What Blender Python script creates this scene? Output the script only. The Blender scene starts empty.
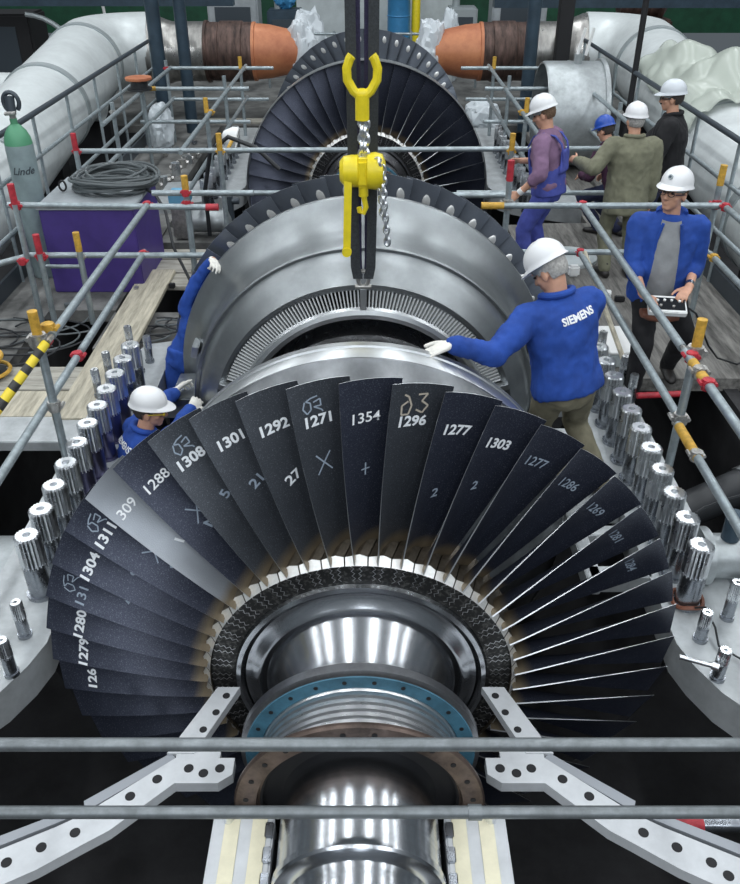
import bpy, bmesh, math, random
from mathutils import Vector, Matrix, Euler, noise
from mathutils.bvhtree import BVHTree
random.seed(7)
V = Vector
PI = math.pi
rad = math.radians
C = bpy.context.scene.collection
scene = bpy.context.scene

# ------------------------------------------------------------------ camera numbers
CAM = V((0.045, -3.08, 3.28)); TH = rad(32.8); F = 840.0
CO, SI = math.cos(TH), math.sin(TH)

# ------------------------------------------------------------------ object helpers
def tag(o, label=None, cat=None, group=None, kind=None):
    if label: o['label'] = label
    if cat: o['category'] = cat
    if group: o['group'] = group
    if kind: o['kind'] = kind
    return o

def thing(name, loc, label, cat, group=None, rz=0.0):
    o = bpy.data.objects.new(name, None)
    C.objects.link(o)
    o.location = loc
    o.rotation_euler = (0, 0, rz)
    o.empty_display_size = 0.1
    return tag(o, label, cat, group)

def wloc(o):
    l = V((0, 0, 0))
    while o is not None:
        l = l + o.location
        o = o.parent
    return l

def link_mesh(name, me, mats, parent=None, loc=None):
    o = bpy.data.objects.new(name, me)
    C.objects.link(o)
    for m in (mats if isinstance(mats, (list, tuple)) else [mats]):
        if me.materials.find(m.name) < 0:
            me.materials.append(m)
    if parent is not None:
        o.parent = parent
    if loc is not None:
        o.location = loc
    return o

def dup_tree(root, delta, label=None):
    r = root.copy(); C.objects.link(r)
    r.location = root.location + V(delta)
    if label: r['label'] = label
    for ch in root.children:
        c = ch.copy(); C.objects.link(c); c.parent = r
        for g in ch.children:
            d = g.copy(); C.objects.link(d); d.parent = c
    return r

def frame_of(d, hint=None):
    d = V(d).normalized()
    h = V(hint) if hint is not None else (V((0, 0, 1)) if abs(d.z) < 0.9 else V((1, 0, 0)))
    a = h.cross(d)
    if a.length < 1e-5:
        a = V((1, 0, 0)).cross(d)
    a.normalize()
    b = d.cross(a)
    return a, b, d

class MB:
    """collects shapes (world coordinates) for ONE mesh object"""
    def __init__(s):
        s.v = []; s.f = []; s.m = []; s.mi = 0
    def add(s, vs, fs):
        n = len(s.v)
        s.v += [tuple(p) for p in vs]
        for f in fs:
            s.f.append(tuple(i + n for i in f)); s.m.append(s.mi)
        return s
    def box(s, c, size, rot=None, bev=0.0):
        bm = bmesh.new()
        bmesh.ops.create_cube(bm, size=1.0)
        for v in bm.verts:
            v.co = V((v.co.x * size[0], v.co.y * size[1], v.co.z * size[2]))
        if bev > 0:
            bmesh.ops.bevel(bm, geom=bm.edges[:], offset=bev, segments=2, affect='EDGES')
        M = rot.to_matrix() if isinstance(rot, Euler) else (rot if rot is not None else Matrix.Identity(3))
        s.from_bm(bm, lambda p: M @ p + V(c))
        return s
    def from_bm(s, bm, fn=lambda p: p):
        bm.verts.index_update()
        s.add([fn(v.co) for v in bm.verts], [[v.index for v in f.verts] for f in bm.faces])
        bm.free()
    def tube(s, p0, p1, r, n=14, r1=None, cap=True, hole=0.0):
        p0, p1 = V(p0), V(p1)
        r1 = r if r1 is None else r1
        a, b, d = frame_of(p1 - p0)
        vs = []
        for p, rr in ((p0, r), (p1, r1)):
            for i in range(n):
                t = 2 * PI * i / n
                vs.append(p + a * math.cos(t) * rr + b * math.sin(t) * rr)
        fs = [(i, (i + 1) % n, n + (i + 1) % n, n + i) for i in range(n)]
        if cap:
            fs.append(tuple(range(n))[::-1]); fs.append(tuple(range(n, 2 * n)))
        s.add(vs, fs)
        return s
    def path(s, pts, r, n=8, closed=False):
        pts = [V(p) for p in pts]
        vs = []; fs = []
        k = len(pts)
        prev = None
        for i, p in enumerate(pts):
            if closed:
                d = pts[(i + 1) % k] - pts[i - 1]
            else:
                d = pts[min(i + 1, k - 1)] - pts[max(i - 1, 0)]
            a, b, _ = frame_of(d, prev)
            prev = b if prev is None else b
            for j in range(n):
                t = 2 * PI * j / n
                vs.append(p + a * math.cos(t) * r + b * math.sin(t) * r)
        for i in range(k if closed else k - 1):
            i2 = (i + 1) % k
            for j in range(n):
                fs.append((i * n + j, i * n + (j + 1) % n, i2 * n + (j + 1) % n, i2 * n + j))
        if not closed:
            fs.append(tuple(range(n))[::-1]); fs.append(tuple(range((k - 1) * n, k * n)))
        s.add(vs, fs)
        return s
    def lathe(s, prof, c=(0, 0, 0), axis='y', n=96, a0=0.0, a1=2 * PI, closed=False):
        """prof = [(r, h)], angle measured from +z to +x for axis y, from +x for axis z, from +y for axis x"""
        c = V(c)
        full = abs((a1 - a0) - 2 * PI) < 1e-6
        m = n if full else n + 1
        vs = []
        for i in range(m):
            t = a0 + (a1 - a0) * i / n
            co, si = math.cos(t), math.sin(t)
            for r, h in prof:
                if axis == 'y': q = V((r * si, h, r * co))
                elif axis == 'z': q = V((r * co, r * si, h))
                else: q = V((h, r * co, r * si))
                vs.append(c + q)
        k = len(prof); fs = []
        for i in range(n):
            i2 = (i + 1) % m
            for j in range(k if closed else k - 1):
                j2 = (j + 1) % k
                fs.append((i * k + j, i * k + j2, i2 * k + j2, i2 * k + j))
        if closed and not full:
            fs.append(tuple(range(k))); fs.append(tuple((m - 1) * k + j for j in range(k))[::-1])
        s.add(vs, fs)
        return s
    def prism(s, poly, z0, z1):
        n = len(poly)
        vs = [V((x, y, z0)) for x, y in poly] + [V((x, y, z1)) for x, y in poly]
        fs = [tuple(range(n))[::-1], tuple(range(n, 2 * n))] + [(i, (i + 1) % n, n + (i + 1) % n, n + i) for i in range(n)]
        s.add(vs, fs)
        return s
    def ell(s, c, r, axes=None, nu=16, nv=10, v0=0.0, v1=1.0):
        c = V(c)
        if axes is None: axes = (V((1, 0, 0)), V((0, 1, 0)), V((0, 0, 1)))
        vs = []; fs = []
        for j in range(nv + 1):
            t = PI * (v0 + (v1 - v0) * j / nv)
            for i in range(nu):
                p = 2 * PI * i / nu
                vs.append(c + axes[0] * r[0] * math.sin(t) * math.cos(p) + axes[1] * r[1] * math.sin(t) * math.sin(p) + axes[2] * r[2] * math.cos(t))
        for j in range(nv):
            for i in range(nu):
                fs.append((j * nu + i, (j + 1) * nu + i, (j + 1) * nu + (i + 1) % nu, j * nu + (i + 1) % nu))
        s.add(vs, fs)
        return s
    def cap(s, p0, r0, p1, r1, n=14):
        """round-ended tapered limb piece"""
        p0, p1 = V(p0), V(p1)
        a, b, d = frame_of(p1 - p0)
        rings = []
        for k in range(4):
            t = -PI / 2 + (PI / 2) * k / 4
            rings.append((p0 + d * r0 * math.sin(t), max(r0 * math.cos(t), 1e-4)))
        rings.append((p0, r0)); rings.append((p1, r1))
        for k in range(1, 5):
            t = (PI / 2) * k / 4
            rings.append((p1 + d * r1 * math.sin(t), max(r1 * math.cos(t), 1e-4)))
        s.loft([(c, r, r) for c, r in rings], a, b, n)
        return s
    def loft(s, secs, a, b, n=20, caps=True):
        """secs = [(centre, ra, rb)] ellipses across axes a, b; or each with its own axes (c, ra, rb, a, b)"""
        vs = []; fs = []
        for sec in secs:
            c, ra, rb = sec[0], sec[1], sec[2]
            aa, bb = (sec[3], sec[4]) if len(sec) > 3 else (a, b)
            for i in range(n):
                t = 2 * PI * i / n
                vs.append(V(c) + aa * math.cos(t) * ra + bb * math.sin(t) * rb)
        k = len(secs)
        for j in range(k - 1):
            for i in range(n):
                fs.append((j * n + i, j * n + (i + 1) % n, (j + 1) * n + (i + 1) % n, (j + 1) * n + i))
        if caps:
            fs.append(tuple(range(n))[::-1]); fs.append(tuple(range((k - 1) * n, k * n)))
        s.add(vs, fs)
        return s
    def mesh(s, name, off=V((0, 0, 0)), angle=35, smooth=True):
        me = bpy.data.meshes.new(name)
        me.from_pydata([tuple(V(p) - off) for p in s.v], [], s.f)
        me.polygons.foreach_set('material_index', s.m)
        bm = bmesh.new(); bm.from_mesh(me)
        bmesh.ops.recalc_face_normals(bm, faces=bm.faces)
        bm.to_mesh(me); bm.free()
        if smooth:
            me.polygons.foreach_set('use_smooth', [True] * len(me.polygons))
            me.set_sharp_from_angle(angle=rad(angle))
        me.update()
        return me
    def build(s, name, mats, parent=None, angle=35, loc=None, smooth=True):
        off = wloc(parent) if parent is not None else V((0, 0, 0))
        l = None
        if loc is not None:
            l = V(loc) - off; off = V(loc)
        return link_mesh(name, s.mesh(name, off, angle, smooth), mats, parent, l)

# ------------------------------------------------------------------ materials
def mat(name, col, rough=0.5, metal=0.0, nscale=0.0, namt=0.0, rvar=0.0, bump=0.0, bscale=60.0, spec=None, col2=None, stretch=None, coat=0.0):
    m = bpy.data.materials.new(name); m.use_nodes = True
    nt = m.node_tree; b = nt.nodes['Principled BSDF']
    b.inputs['Base Color'].default_value = (*col, 1)
    b.inputs['Roughness'].default_value = rough
    b.inputs['Metallic'].default_value = metal
    if spec is not None: b.inputs['Specular IOR Level'].default_value = spec
    if coat: b.inputs['Coat Weight'].default_value = coat
    if namt or rvar or bump:
        tc = nt.nodes.new('ShaderNodeTexCoord')
        src = tc.outputs['Object']
        if stretch:
            mp = nt.nodes.new('ShaderNodeMapping'); mp.inputs['Scale'].default_value = stretch
            nt.links.new(src, mp.inputs['Vector']); src = mp.outputs['Vector']
        nz = nt.nodes.new('ShaderNodeTexNoise')
        nz.inputs['Scale'].default_value = nscale or 6.0; nz.inputs['Detail'].default_value = 6; nz.inputs['Roughness'].default_value = 0.65
        nt.links.new(src, nz.inputs['Vector'])
        if namt:
            mx = nt.nodes.new('ShaderNodeMix'); mx.data_type = 'RGBA'
            c2 = col2 if col2 else tuple(max(0, c * (1 - namt)) for c in col)
            c1 = col if col2 else tuple(min(1, c * (1 + namt)) for c in col)
            mx.inputs['A'].default_value = (*c1, 1); mx.inputs['B'].default_value = (*c2, 1)
            rp = nt.nodes.new('ShaderNodeMapRange')
            rp.inputs['From Min'].default_value = 0.35; rp.inputs['From Max'].default_value = 0.65
            if col2: rp.inputs['To Max'].default_value = namt
            nt.links.new(nz.outputs['Fac'], rp.inputs['Value'])
            nt.links.new(rp.outputs['Result'], mx.inputs['Factor'])
            nt.links.new(mx.outputs['Result'], b.inputs['Base Color'])
        if rvar:
            rr = nt.nodes.new('ShaderNodeMapRange')
            rr.inputs['From Min'].default_value = 0.3; rr.inputs['From Max'].default_value = 0.7
            rr.inputs['To Min'].default_value = max(0.02, rough - rvar); rr.inputs['To Max'].default_value = min(1, rough + rvar)
            nt.links.new(nz.outputs['Fac'], rr.inputs['Value']); nt.links.new(rr.outputs['Result'], b.inputs['Roughness'])
        if bump:
            n2 = nt.nodes.new('ShaderNodeTexNoise'); n2.inputs['Scale'].default_value = bscale; n2.inputs['Detail'].default_value = 4
            nt.links.new(src, n2.inputs['Vector'])
            bp = nt.nodes.new('ShaderNodeBump'); bp.inputs['Strength'].default_value = bump; bp.inputs['Distance'].default_value = 0.01
            nt.links.new(n2.outputs['Fac'], bp.inputs['Height']); nt.links.new(bp.outputs['Normal'], b.inputs['Normal'])
    return m

M = {}
M['polished'] = mat('polished_steel', (0.74, 0.75, 0.76), 0.30, 0.95, 9, 0.08, 0.04, stretch=(1, 20, 1))
M['shaft'] = mat('turned_steel', (0.58, 0.60, 0.63), 0.21, 1.0, 3, 0.10, 0.025, stretch=(1, 30, 1))
M['disc'] = mat('disc_steel', (0.40, 0.41, 0.43), 0.34, 1.0, 7, 0.25, 0.08)
M['darksteel'] = mat('dark_oiled_steel', (0.10, 0.10, 0.105), 0.3, 0.9, 7, 0.4, 0.1)
M['ring'] = mat('guide_ring_steel', (0.31, 0.33, 0.34), 0.38, 0.95, 3, 0.14, 0.04)
M['ringbright'] = mat('machined_ring_steel', (0.56, 0.58, 0.59), 0.34, 0.95, 6, 0.10, 0.03)
M['stageface'] = mat('oiled_stage_steel', (0.20, 0.21, 0.22), 0.33, 1.0, 5, 0.2, 0.03)
M['tarnish'] = mat('heat_tinted_steel', (0.13, 0.11, 0.085), 0.45, 0.7, 25, 0.3)
M['tubedark'] = mat('grey_rail_tube', (0.20, 0.22, 0.23), 0.42, 0.5, 12, 0.2, 0.1)
M['platform'] = mat('blade_platform_steel', (0.80, 0.80, 0.78), 0.4, 0.65, 20, 0.12)
M['vane'] = mat('vane_steel', (0.82, 0.84, 0.84), 0.4, 0.3)
M['black'] = mat('black_paint_and_shade', (0.012, 0.012, 0.014), 0.7)  # black paint, and shade put into slots, holes and the seal recess
M['pit'] = mat('pit_black_shade', (0.02, 0.02, 0.022), 0.8, 0, 3, 0.4)  # darkness of the pit is put into this near-black colour
M['flange'] = mat('casing_flange_grey', (0.44, 0.465, 0.475), 0.42, 0.35, 5, 0.16, 0.08, bump=0.04, bscale=40)
M['boltnut'] = mat('bolt_nut_steel', (0.80, 0.82, 0.84), 0.29, 1.0, 8, 0.10, 0.05)
M['boltshank'] = mat('bolt_shank_steel', (0.30, 0.32, 0.35), 0.28, 0.95, 8, 0.2, 0.06)
M['violetshank'] = mat('violet_shank_steel', (0.15, 0.145, 0.24), 0.28, 0.9)  # shank steel with a violet tint
M['tube'] = mat('galvanised_tube', (0.33, 0.38, 0.40), 0.42, 0.55, 12, 0.2, 0.1)
M['darktube'] = mat('dark_painted_rail', (0.06, 0.075, 0.09), 0.4, 0.3)
M['clamp'] = mat('coupler_steel', (0.45, 0.44, 0.42), 0.4, 0.8, 20, 0.3, 0.1)
M['red'] = mat('red_paint', (0.44, 0.03, 0.045), 0.5, 0, 20, 0.25)
M['yellow'] = mat('ochre_yellow_paint', (0.58, 0.34, 0.05), 0.55, 0, 20, 0.25)
M['hoistyellow'] = mat('hoist_yellow_paint', (0.85, 0.68, 0.02), 0.4, 0, 14, 0.08)
M['chain'] = mat('chain_zinc', (0.72, 0.74, 0.75), 0.3, 0.9)
M['sling'] = mat('sling_webbing', (0.035, 0.04, 0.045), 0.8, 0, 80, 0.3, bump=0.3, bscale=200)
M['slingviolet'] = mat('sling_violet_webbing', (0.035, 0.03, 0.075), 0.8, 0, 80, 0.3, bump=0.3, bscale=200)
M['bluedye'] = mat('blue_marking_dye', (0.055, 0.165, 0.24), 0.6, 0.0, 10, 0.22, 0.1)
M['oily'] = mat('oily_brown_steel', (0.13, 0.095, 0.08), 0.4, 0.6, 6, 0.5, 0.1)
M['tape'] = mat('cream_masking_tape', (0.80, 0.75, 0.56), 0.7, 0, 12, 0.06)
M['arm'] = mat('support_arm_grey', (0.60, 0.62, 0.64), 0.5, 0.2, 5, 0.1, 0.08)
M['armedge'] = mat('support_arm_edge', (0.33, 0.35, 0.38), 0.5, 0.3)
M['pipe'] = mat('pipe_cladding', (0.66, 0.70, 0.70), 0.45, 0.25, 1.6, 0.14, 0.1, bump=0.06, bscale=8)
M['pipeband'] = mat('pipe_band_grey', (0.36, 0.40, 0.41), 0.5, 0.4)
M['pipesteel'] = mat('bare_pipe_steel', (0.42, 0.41, 0.39), 0.34, 0.9, 3, 0.35, 0.1, stretch=(3, 1, 1))
M['primer'] = mat('orange_primer', (0.60, 0.24, 0.11), 0.5, 0.1, 2.2, 0.75, 0.1, col2=(0.34, 0.10, 0.05))
M['rust'] = mat('dark_rust', (0.09, 0.055, 0.045), 0.5, 0.4, 3, 0.6, 0.1, stretch=(4, 1, 1))
M['green'] = mat('green_wall_paint', (0.012, 0.085, 0.042), 0.6, 0, 2, 0.25)
M['column'] = mat('dark_blue_column', (0.035, 0.06, 0.085), 0.45, 0.2, 4, 0.2)
M['wood'] = mat('scaffold_board', (0.36, 0.345, 0.30), 0.8, 0, 3, 0.3, bump=0.15, bscale=25, stretch=(1, 9, 9))
M['woody'] = mat('scaffold_board_lengthwise', (0.44, 0.405, 0.32), 0.8, 0, 3, 0.3, bump=0.15, bscale=25, stretch=(9, 1, 9))
M['floor'] = mat('dirty_floor', (0.125, 0.125, 0.12), 0.7, 0, 2.2, 0.6, bump=0.1, bscale=20)
M['deck'] = mat('weathered_deck_boards', (0.15, 0.145, 0.135), 0.8, 0, 2.5, 0.5, bump=0.15, bscale=25, stretch=(8, 1, 8))
M['purple'] = mat('purple_crate_paint', (0.06, 0.035, 0.20), 0.5, 0, 3, 0.15)
M['greylid'] = mat('grey_lid_paint', (0.34, 0.37, 0.39), 0.55, 0.1, 4, 0.15)
M['hose'] = mat('black_rubber', (0.02, 0.022, 0.025), 0.5)
M['hosegrey'] = mat('grey_rubber_hose', (0.10, 0.115, 0.12), 0.45)
M['gas'] = mat('gas_cylinder_grey', (0.26, 0.33, 0.34), 0.5, 0.1, 5, 0.12)
M['gasgreen'] = mat('gas_shoulder_green', (0.10, 0.32, 0.18), 0.45, 0.1)
M['bluebox'] = mat('sky_blue_plastic', (0.16, 0.42, 0.62), 0.5)
M['white'] = mat('white_plastic', (0.80, 0.81, 0.80), 0.4)
M['helmet'] = mat('helmet_white', (0.84, 0.85, 0.86), 0.35)
M['helmetgrey'] = mat('helmet_pale_grey', (0.66, 0.70, 0.74), 0.4)
M['helmetblue'] = mat('helmet_blue', (0.02, 0.08, 0.42), 0.3)
M['jacket'] = mat('blue_workwear', (0.016, 0.066, 0.33), 0.85, 0, 7, 0.18, bump=0.7, bscale=11)
M['overall'] = mat('blue_overall', (0.065, 0.085, 0.36), 0.85, 0, 7, 0.2, bump=0.7, bscale=11)
M['mauve'] = mat('mauve_cotton', (0.22, 0.13, 0.22), 0.9, 0, 7, 0.15, bump=0.2, bscale=14)
M['khaki'] = mat('khaki_cotton', (0.19, 0.19, 0.13), 0.9, 0, 7, 0.18, bump=0.7, bscale=11)
M['khakidark'] = mat('olive_trousers', (0.19, 0.175, 0.12), 0.9, 0, 7, 0.18, bump=0.7, bscale=11)
M['tee'] = mat('grey_tshirt', (0.27, 0.28, 0.29), 0.9, 0, 7, 0.12, bump=0.25, bscale=14)
M['blackcloth'] = mat('black_cotton', (0.012, 0.012, 0.014), 0.9, 0, 7, 0.2, bump=0.25, bscale=14)
M['navy'] = mat('navy_cotton', (0.022, 0.028, 0.07), 0.9, 0, 7, 0.2, bump=0.25, bscale=14)
M['maroon'] = mat('dark_plum_cotton', (0.06, 0.02, 0.05), 0.9, 0, 7, 0.2, bump=0.25, bscale=14)
M['skin'] = mat('skin', (0.62, 0.34, 0.23), 0.5, 0, 12, 0.08)
M['glove'] = mat('white_cotton_glove', (0.78, 0.76, 0.70), 0.85, 0, 20, 0.08, bump=0.2, bscale=40)
M['hairgrey'] = mat('grey_hair', (0.42, 0.41, 0.39), 0.8, 0, 60, 0.3)
M['hairdark'] = mat('dark_hair', (0.05, 0.04, 0.035), 0.7, 0, 60, 0.3)
M['hairbrown'] = mat('brown_hair', (0.14, 0.085, 0.05), 0.7, 0, 60, 0.3)
M['boot'] = mat('black_leather', (0.02, 0.018, 0.017), 0.5)
M['leather'] = mat('brown_leather', (0.20, 0.075, 0.045), 0.5, 0, 12, 0.2)
M['eye'] = mat('eye', (0.03, 0.025, 0.02), 0.2)
M['lens'] = mat('yellow_lens', (0.75, 0.55, 0.05), 0.2)
M['darkframe'] = mat('spectacle_frame', (0.05, 0.04, 0.04), 0.3)
M['chalk'] = mat('white_paint_marker', (0.82, 0.85, 0.88), 0.8)
M['chalkdim'] = mat('faint_marker', (0.30, 0.36, 0.44), 0.8)
M['chalktan'] = mat('tan_chalk', (0.45, 0.40, 0.33), 0.8)
M['print'] = mat('white_print', (0.86, 0.88, 0.90), 0.7)
M['screen'] = mat('dark_screen', (0.015, 0.017, 0.02), 0.15)
M['backdrop'] = mat('pale_panel', (0.50, 0.55, 0.56), 0.6, 0, 3, 0.1)
M['barrel'] = mat('blue_drum_paint', (0.05, 0.24, 0.48), 0.4, 0.1, 5, 0.1)
M['casinggrey'] = mat('casing_cover_grey', (0.40, 0.43, 0.44), 0.42, 0.6, 5, 0.2, 0.1)

def stripes_mat():
    m = bpy.data.materials.new('hazard_stripes'); m.use_nodes = True
    nt = m.node_tree; b = nt.nodes['Principled BSDF']; b.inputs['Roughness'].default_value = 0.5
    tc = nt.nodes.new('ShaderNodeTexCoord')
    w = nt.nodes.new('ShaderNodeTexWave'); w.wave_type = 'BANDS'; w.bands_direction = 'DIAGONAL'
    w.inputs['Scale'].default_value = 3.2; w.inputs['Distortion'].default_value = 0.0
    r = nt.nodes.new('ShaderNodeValToRGB'); r.color_ramp.interpolation = 'CONSTANT'
    r.color_ramp.elements[0].color = (0.02, 0.02, 0.02, 1)
    r.color_ramp.elements[1].position = 0.4; r.color_ramp.elements[1].color = (0.75, 0.58, 0.03, 1)
    nt.links.new(tc.outputs['Object'], w.inputs['Vector']); nt.links.new(w.outputs['Fac'], r.inputs['Fac'])
    nt.links.new(r.outputs['Color'], b.inputs['Base Color'])
    return m
M['stripes'] = stripes_mat()

def blade_mat(name, base, dots=0.35, rough=0.42, metal=0.55):
    """dark scaled blade steel, pale grit specks, heat-tinted straw colour next to the root"""
    m = bpy.data.materials.new(name); m.use_nodes = True
    nt = m.node_tree; b = nt.nodes['Principled BSDF']
    b.inputs['Metallic'].default_value = metal; b.inputs['Roughness'].default_value = rough
    tc = nt.nodes.new('ShaderNodeTexCoord')
    nz = nt.nodes.new('ShaderNodeTexNoise'); nz.inputs['Scale'].default_value = 190; nz.inputs['Detail'].default_value = 3
    nt.links.new(tc.outputs['Object'], nz.inputs['Vector'])
    big = nt.nodes.new('ShaderNodeTexNoise'); big.inputs['Scale'].default_value = 4; big.inputs['Detail'].default_value = 5
    nt.links.new(tc.outputs['Object'], big.inputs['Vector'])
    r1 = nt.nodes.new('ShaderNodeMapRange'); r1.inputs['From Min'].default_value = 0.56; r1.inputs['From Max'].default_value = 0.8; r1.inputs['To Max'].default_value = dots
    nt.links.new(nz.outputs['Fac'], r1.inputs['Value'])
    m0 = nt.nodes.new('ShaderNodeMix'); m0.data_type = 'RGBA'
    m0.inputs['A'].default_value = (*base, 1); m0.inputs['B'].default_value = (*[c * 2.0 for c in base], 1)
    nt.links.new(big.outputs['Fac'], m0.inputs['Factor'])
    m1 = nt.nodes.new('ShaderNodeMix'); m1.data_type = 'RGBA'; m1.inputs['B'].default_value = (0.33, 0.37, 0.43, 1)
    nt.links.new(m0.outputs['Result'], m1.inputs['A']); nt.links.new(r1.outputs['Result'], m1.inputs['Factor'])
    sx = nt.nodes.new('ShaderNodeSeparateXYZ'); nt.links.new(tc.outputs['Object'], sx.inputs['Vector'])
    ad = nt.nodes.new('ShaderNodeMath'); ad.operation = 'MULTIPLY_ADD'; ad.inputs[1].default_value = 0.12; 
    nt.links.new(big.outputs['Fac'], ad.inputs[0]); nt.links.new(sx.outputs['Z'], ad.inputs[2])
    r2 = nt.nodes.new('ShaderNodeMapRange'); r2.inputs['From Min'].default_value = 0.87; r2.inputs['From Max'].default_value = 0.925
    r2.inputs['To Min'].default_value = 1.0; r2.inputs['To Max'].default_value = 0.0
    nt.links.new(ad.outputs[0], r2.inputs['Value'])
    m2 = nt.nodes.new('ShaderNodeMix'); m2.data_type = 'RGBA'; m2.inputs['B'].default_value = (0.24, 0.195, 0.135, 1)
    nt.links.new(m1.outputs['Result'], m2.inputs['A']); nt.links.new(r2.outputs['Result'], m2.inputs['Factor'])
    nt.links.new(m2.outputs['Result'], b.inputs['Base Color'])
    bp = nt.nodes.new('ShaderNodeBump'); bp.inputs['Strength'].default_value = 0.25; bp.inputs['Distance'].default_value = 0.004
    nt.links.new(nz.outputs['Fac'], bp.inputs['Height']); nt.links.new(bp.outputs['Normal'], b.inputs['Normal'])
    return m
M['blade'] = blade_mat('blade_dark_scale', (0.026, 0.030, 0.046), 0.5)
M['bladeclean'] = blade_mat('blade_cleaned_grey', (0.20, 0.215, 0.235), 0.2)
M['bladeolive'] = blade_mat('blade_worn_scale', (0.044, 0.049, 0.058), 0.5)
M['bladerear'] = blade_mat('blade_rear_scale', (0.115, 0.13, 0.155), 0.3, 0.36)
M['bladeedge'] = mat('bare_blade_edge', (0.62, 0.64, 0.66), 0.35, 0.9)

def firtree_mat():
    """front of the rotor rim: dark steel, random pale flecks"""
    m = bpy.data.materials.new('rim_face_steel'); m.use_nodes = True
    nt = m.node_tree; b = nt.nodes['Principled BSDF']
    b.inputs['Metallic'].default_value = 0.8; b.inputs['Roughness'].default_value = 0.4
    tc = nt.nodes.new('ShaderNodeTexCoord')
    v = nt.nodes.new('ShaderNodeTexNoise'); v.inputs['Scale'].default_value = 60; v.inputs['Detail'].default_value = 2
    nt.links.new(tc.outputs['Object'], v.inputs['Vector'])
    r = nt.nodes.new('ShaderNodeValToRGB'); r.color_ramp.elements[0].position = 0.5; r.color_ramp.elements[1].position = 0.85
    r.color_ramp.elements[0].color = (0.055, 0.055, 0.055, 1); r.color_ramp.elements[1].color = (0.3, 0.3, 0.28, 1)
    nt.links.new(v.outputs['Fac'], r.inputs['Fac']); nt.links.new(r.outputs['Color'], b.inputs['Base Color'])
    return m
M['rim'] = firtree_mat()

def sheet_mat(name, col, alpha):
    m = bpy.data.materials.new(name); m.use_nodes = True
    b = m.node_tree.nodes['Principled BSDF']
    b.inputs['Base Color'].default_value = (*col, 1); b.inputs['Roughness'].default_value = 0.3
    b.inputs['Alpha'].default_value = alpha
    return m
M['sheet'] = sheet_mat('milky_plastic_sheet', (0.60, 0.65, 0.58), 0.62)
M['sheetwhite'] = sheet_mat('white_plastic_wrap', (0.74, 0.80, 0.84), 0.78)

# ------------------------------------------------------------------ text on surfaces
def text_mesh(s, size, bold=0.0):
    cu = bpy.data.curves.new('t', 'FONT'); cu.body = s; cu.size = size; cu.align_x = 'CENTER'; cu.align_y = 'CENTER'
    cu.offset = bold; cu.resolution_u = 3
    o = bpy.data.objects.new('t', cu); C.objects.link(o)
    bpy.context.view_layer.update()
    me = bpy.data.meshes.new_from_object(o.evaluated_get(bpy.context.evaluated_depsgraph_get()))
    bpy.data.objects.remove(o); bpy.data.curves.remove(cu)
    bm = bmesh.new(); bm.from_mesh(me)
    bpy.data.meshes.remove(me)
    bmesh.ops.triangulate(bm, faces=bm.faces)
    return bm

def finish(bm, name):
    me = bpy.data.meshes.new(name); bm.to_mesh(me); bm.free(); return me

def seg_strip(pts, w):
    """polyline mark as flat quads in 2D"""
    bm = bmesh.new()
    for (x0, y0), (x1, y1) in zip(pts[:-1], pts[1:]):
        d = V((x1 - x0, y1 - y0)); L = d.length
        if L < 1e-6: continue
        d /= L; n = V((-d.y, d.x)) * w / 2
        k = max(1, int(L / 0.02))
        row = []
        for i in range(k + 1):
            p = V((x0, y0)) + d * L * i / k
            row.append((bm.verts.new((p.x + n.x, p.y + n.y, 0)), bm.verts.new((p.x - n.x, p.y - n.y, 0))))
        for a, b in zip(row[:-1], row[1:]):
            bm.faces.new((a[0], a[1], b[1], b[0]))
    return bm

# ================================================================== TURBINE ROTOR
NB = 45; PITCH = 2 * PI / NB; PHASE = rad(1.7)
R_ROOT, R_TIP = 0.775, 1.6

def blade_section(r, mir=1.0, rt=R_TIP):
    t = (r - R_ROOT) / (rt - R_ROOT)
    beta = rad(36 + 40 * t ** 0.9)
    chord = 0.25 + 0.025 * t
    thick = 0.026 * (1 - t) + 0.009
    camber = 0.040 * (1 - t) + 0.012
    yc = -0.085 + 0.10 * t
    d = V((math.sin(beta), math.cos(beta))); nrm = V((-d.y, d.x))
    pts = []
    n = 9
    up, lo = [], []
    for i in range(n + 1):
        u = i / n
        s = (u - 0.5) * chord
        cb = camber * (1 - (2 * u - 1) ** 2)
        th = thick * (0.32 + 1.7 * u * (1 - u) * (1.35 - 0.7 * u)) * 0.62
        c = d * s + nrm * (cb - camber * 0.6)
        up.append(c + nrm * th * 0.5); lo.append(c - nrm * th * 0.5)
    loop = up + lo[::-1]
    return [V((p.x, (p.y + yc) * mir, r)) for p in loop], n

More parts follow.
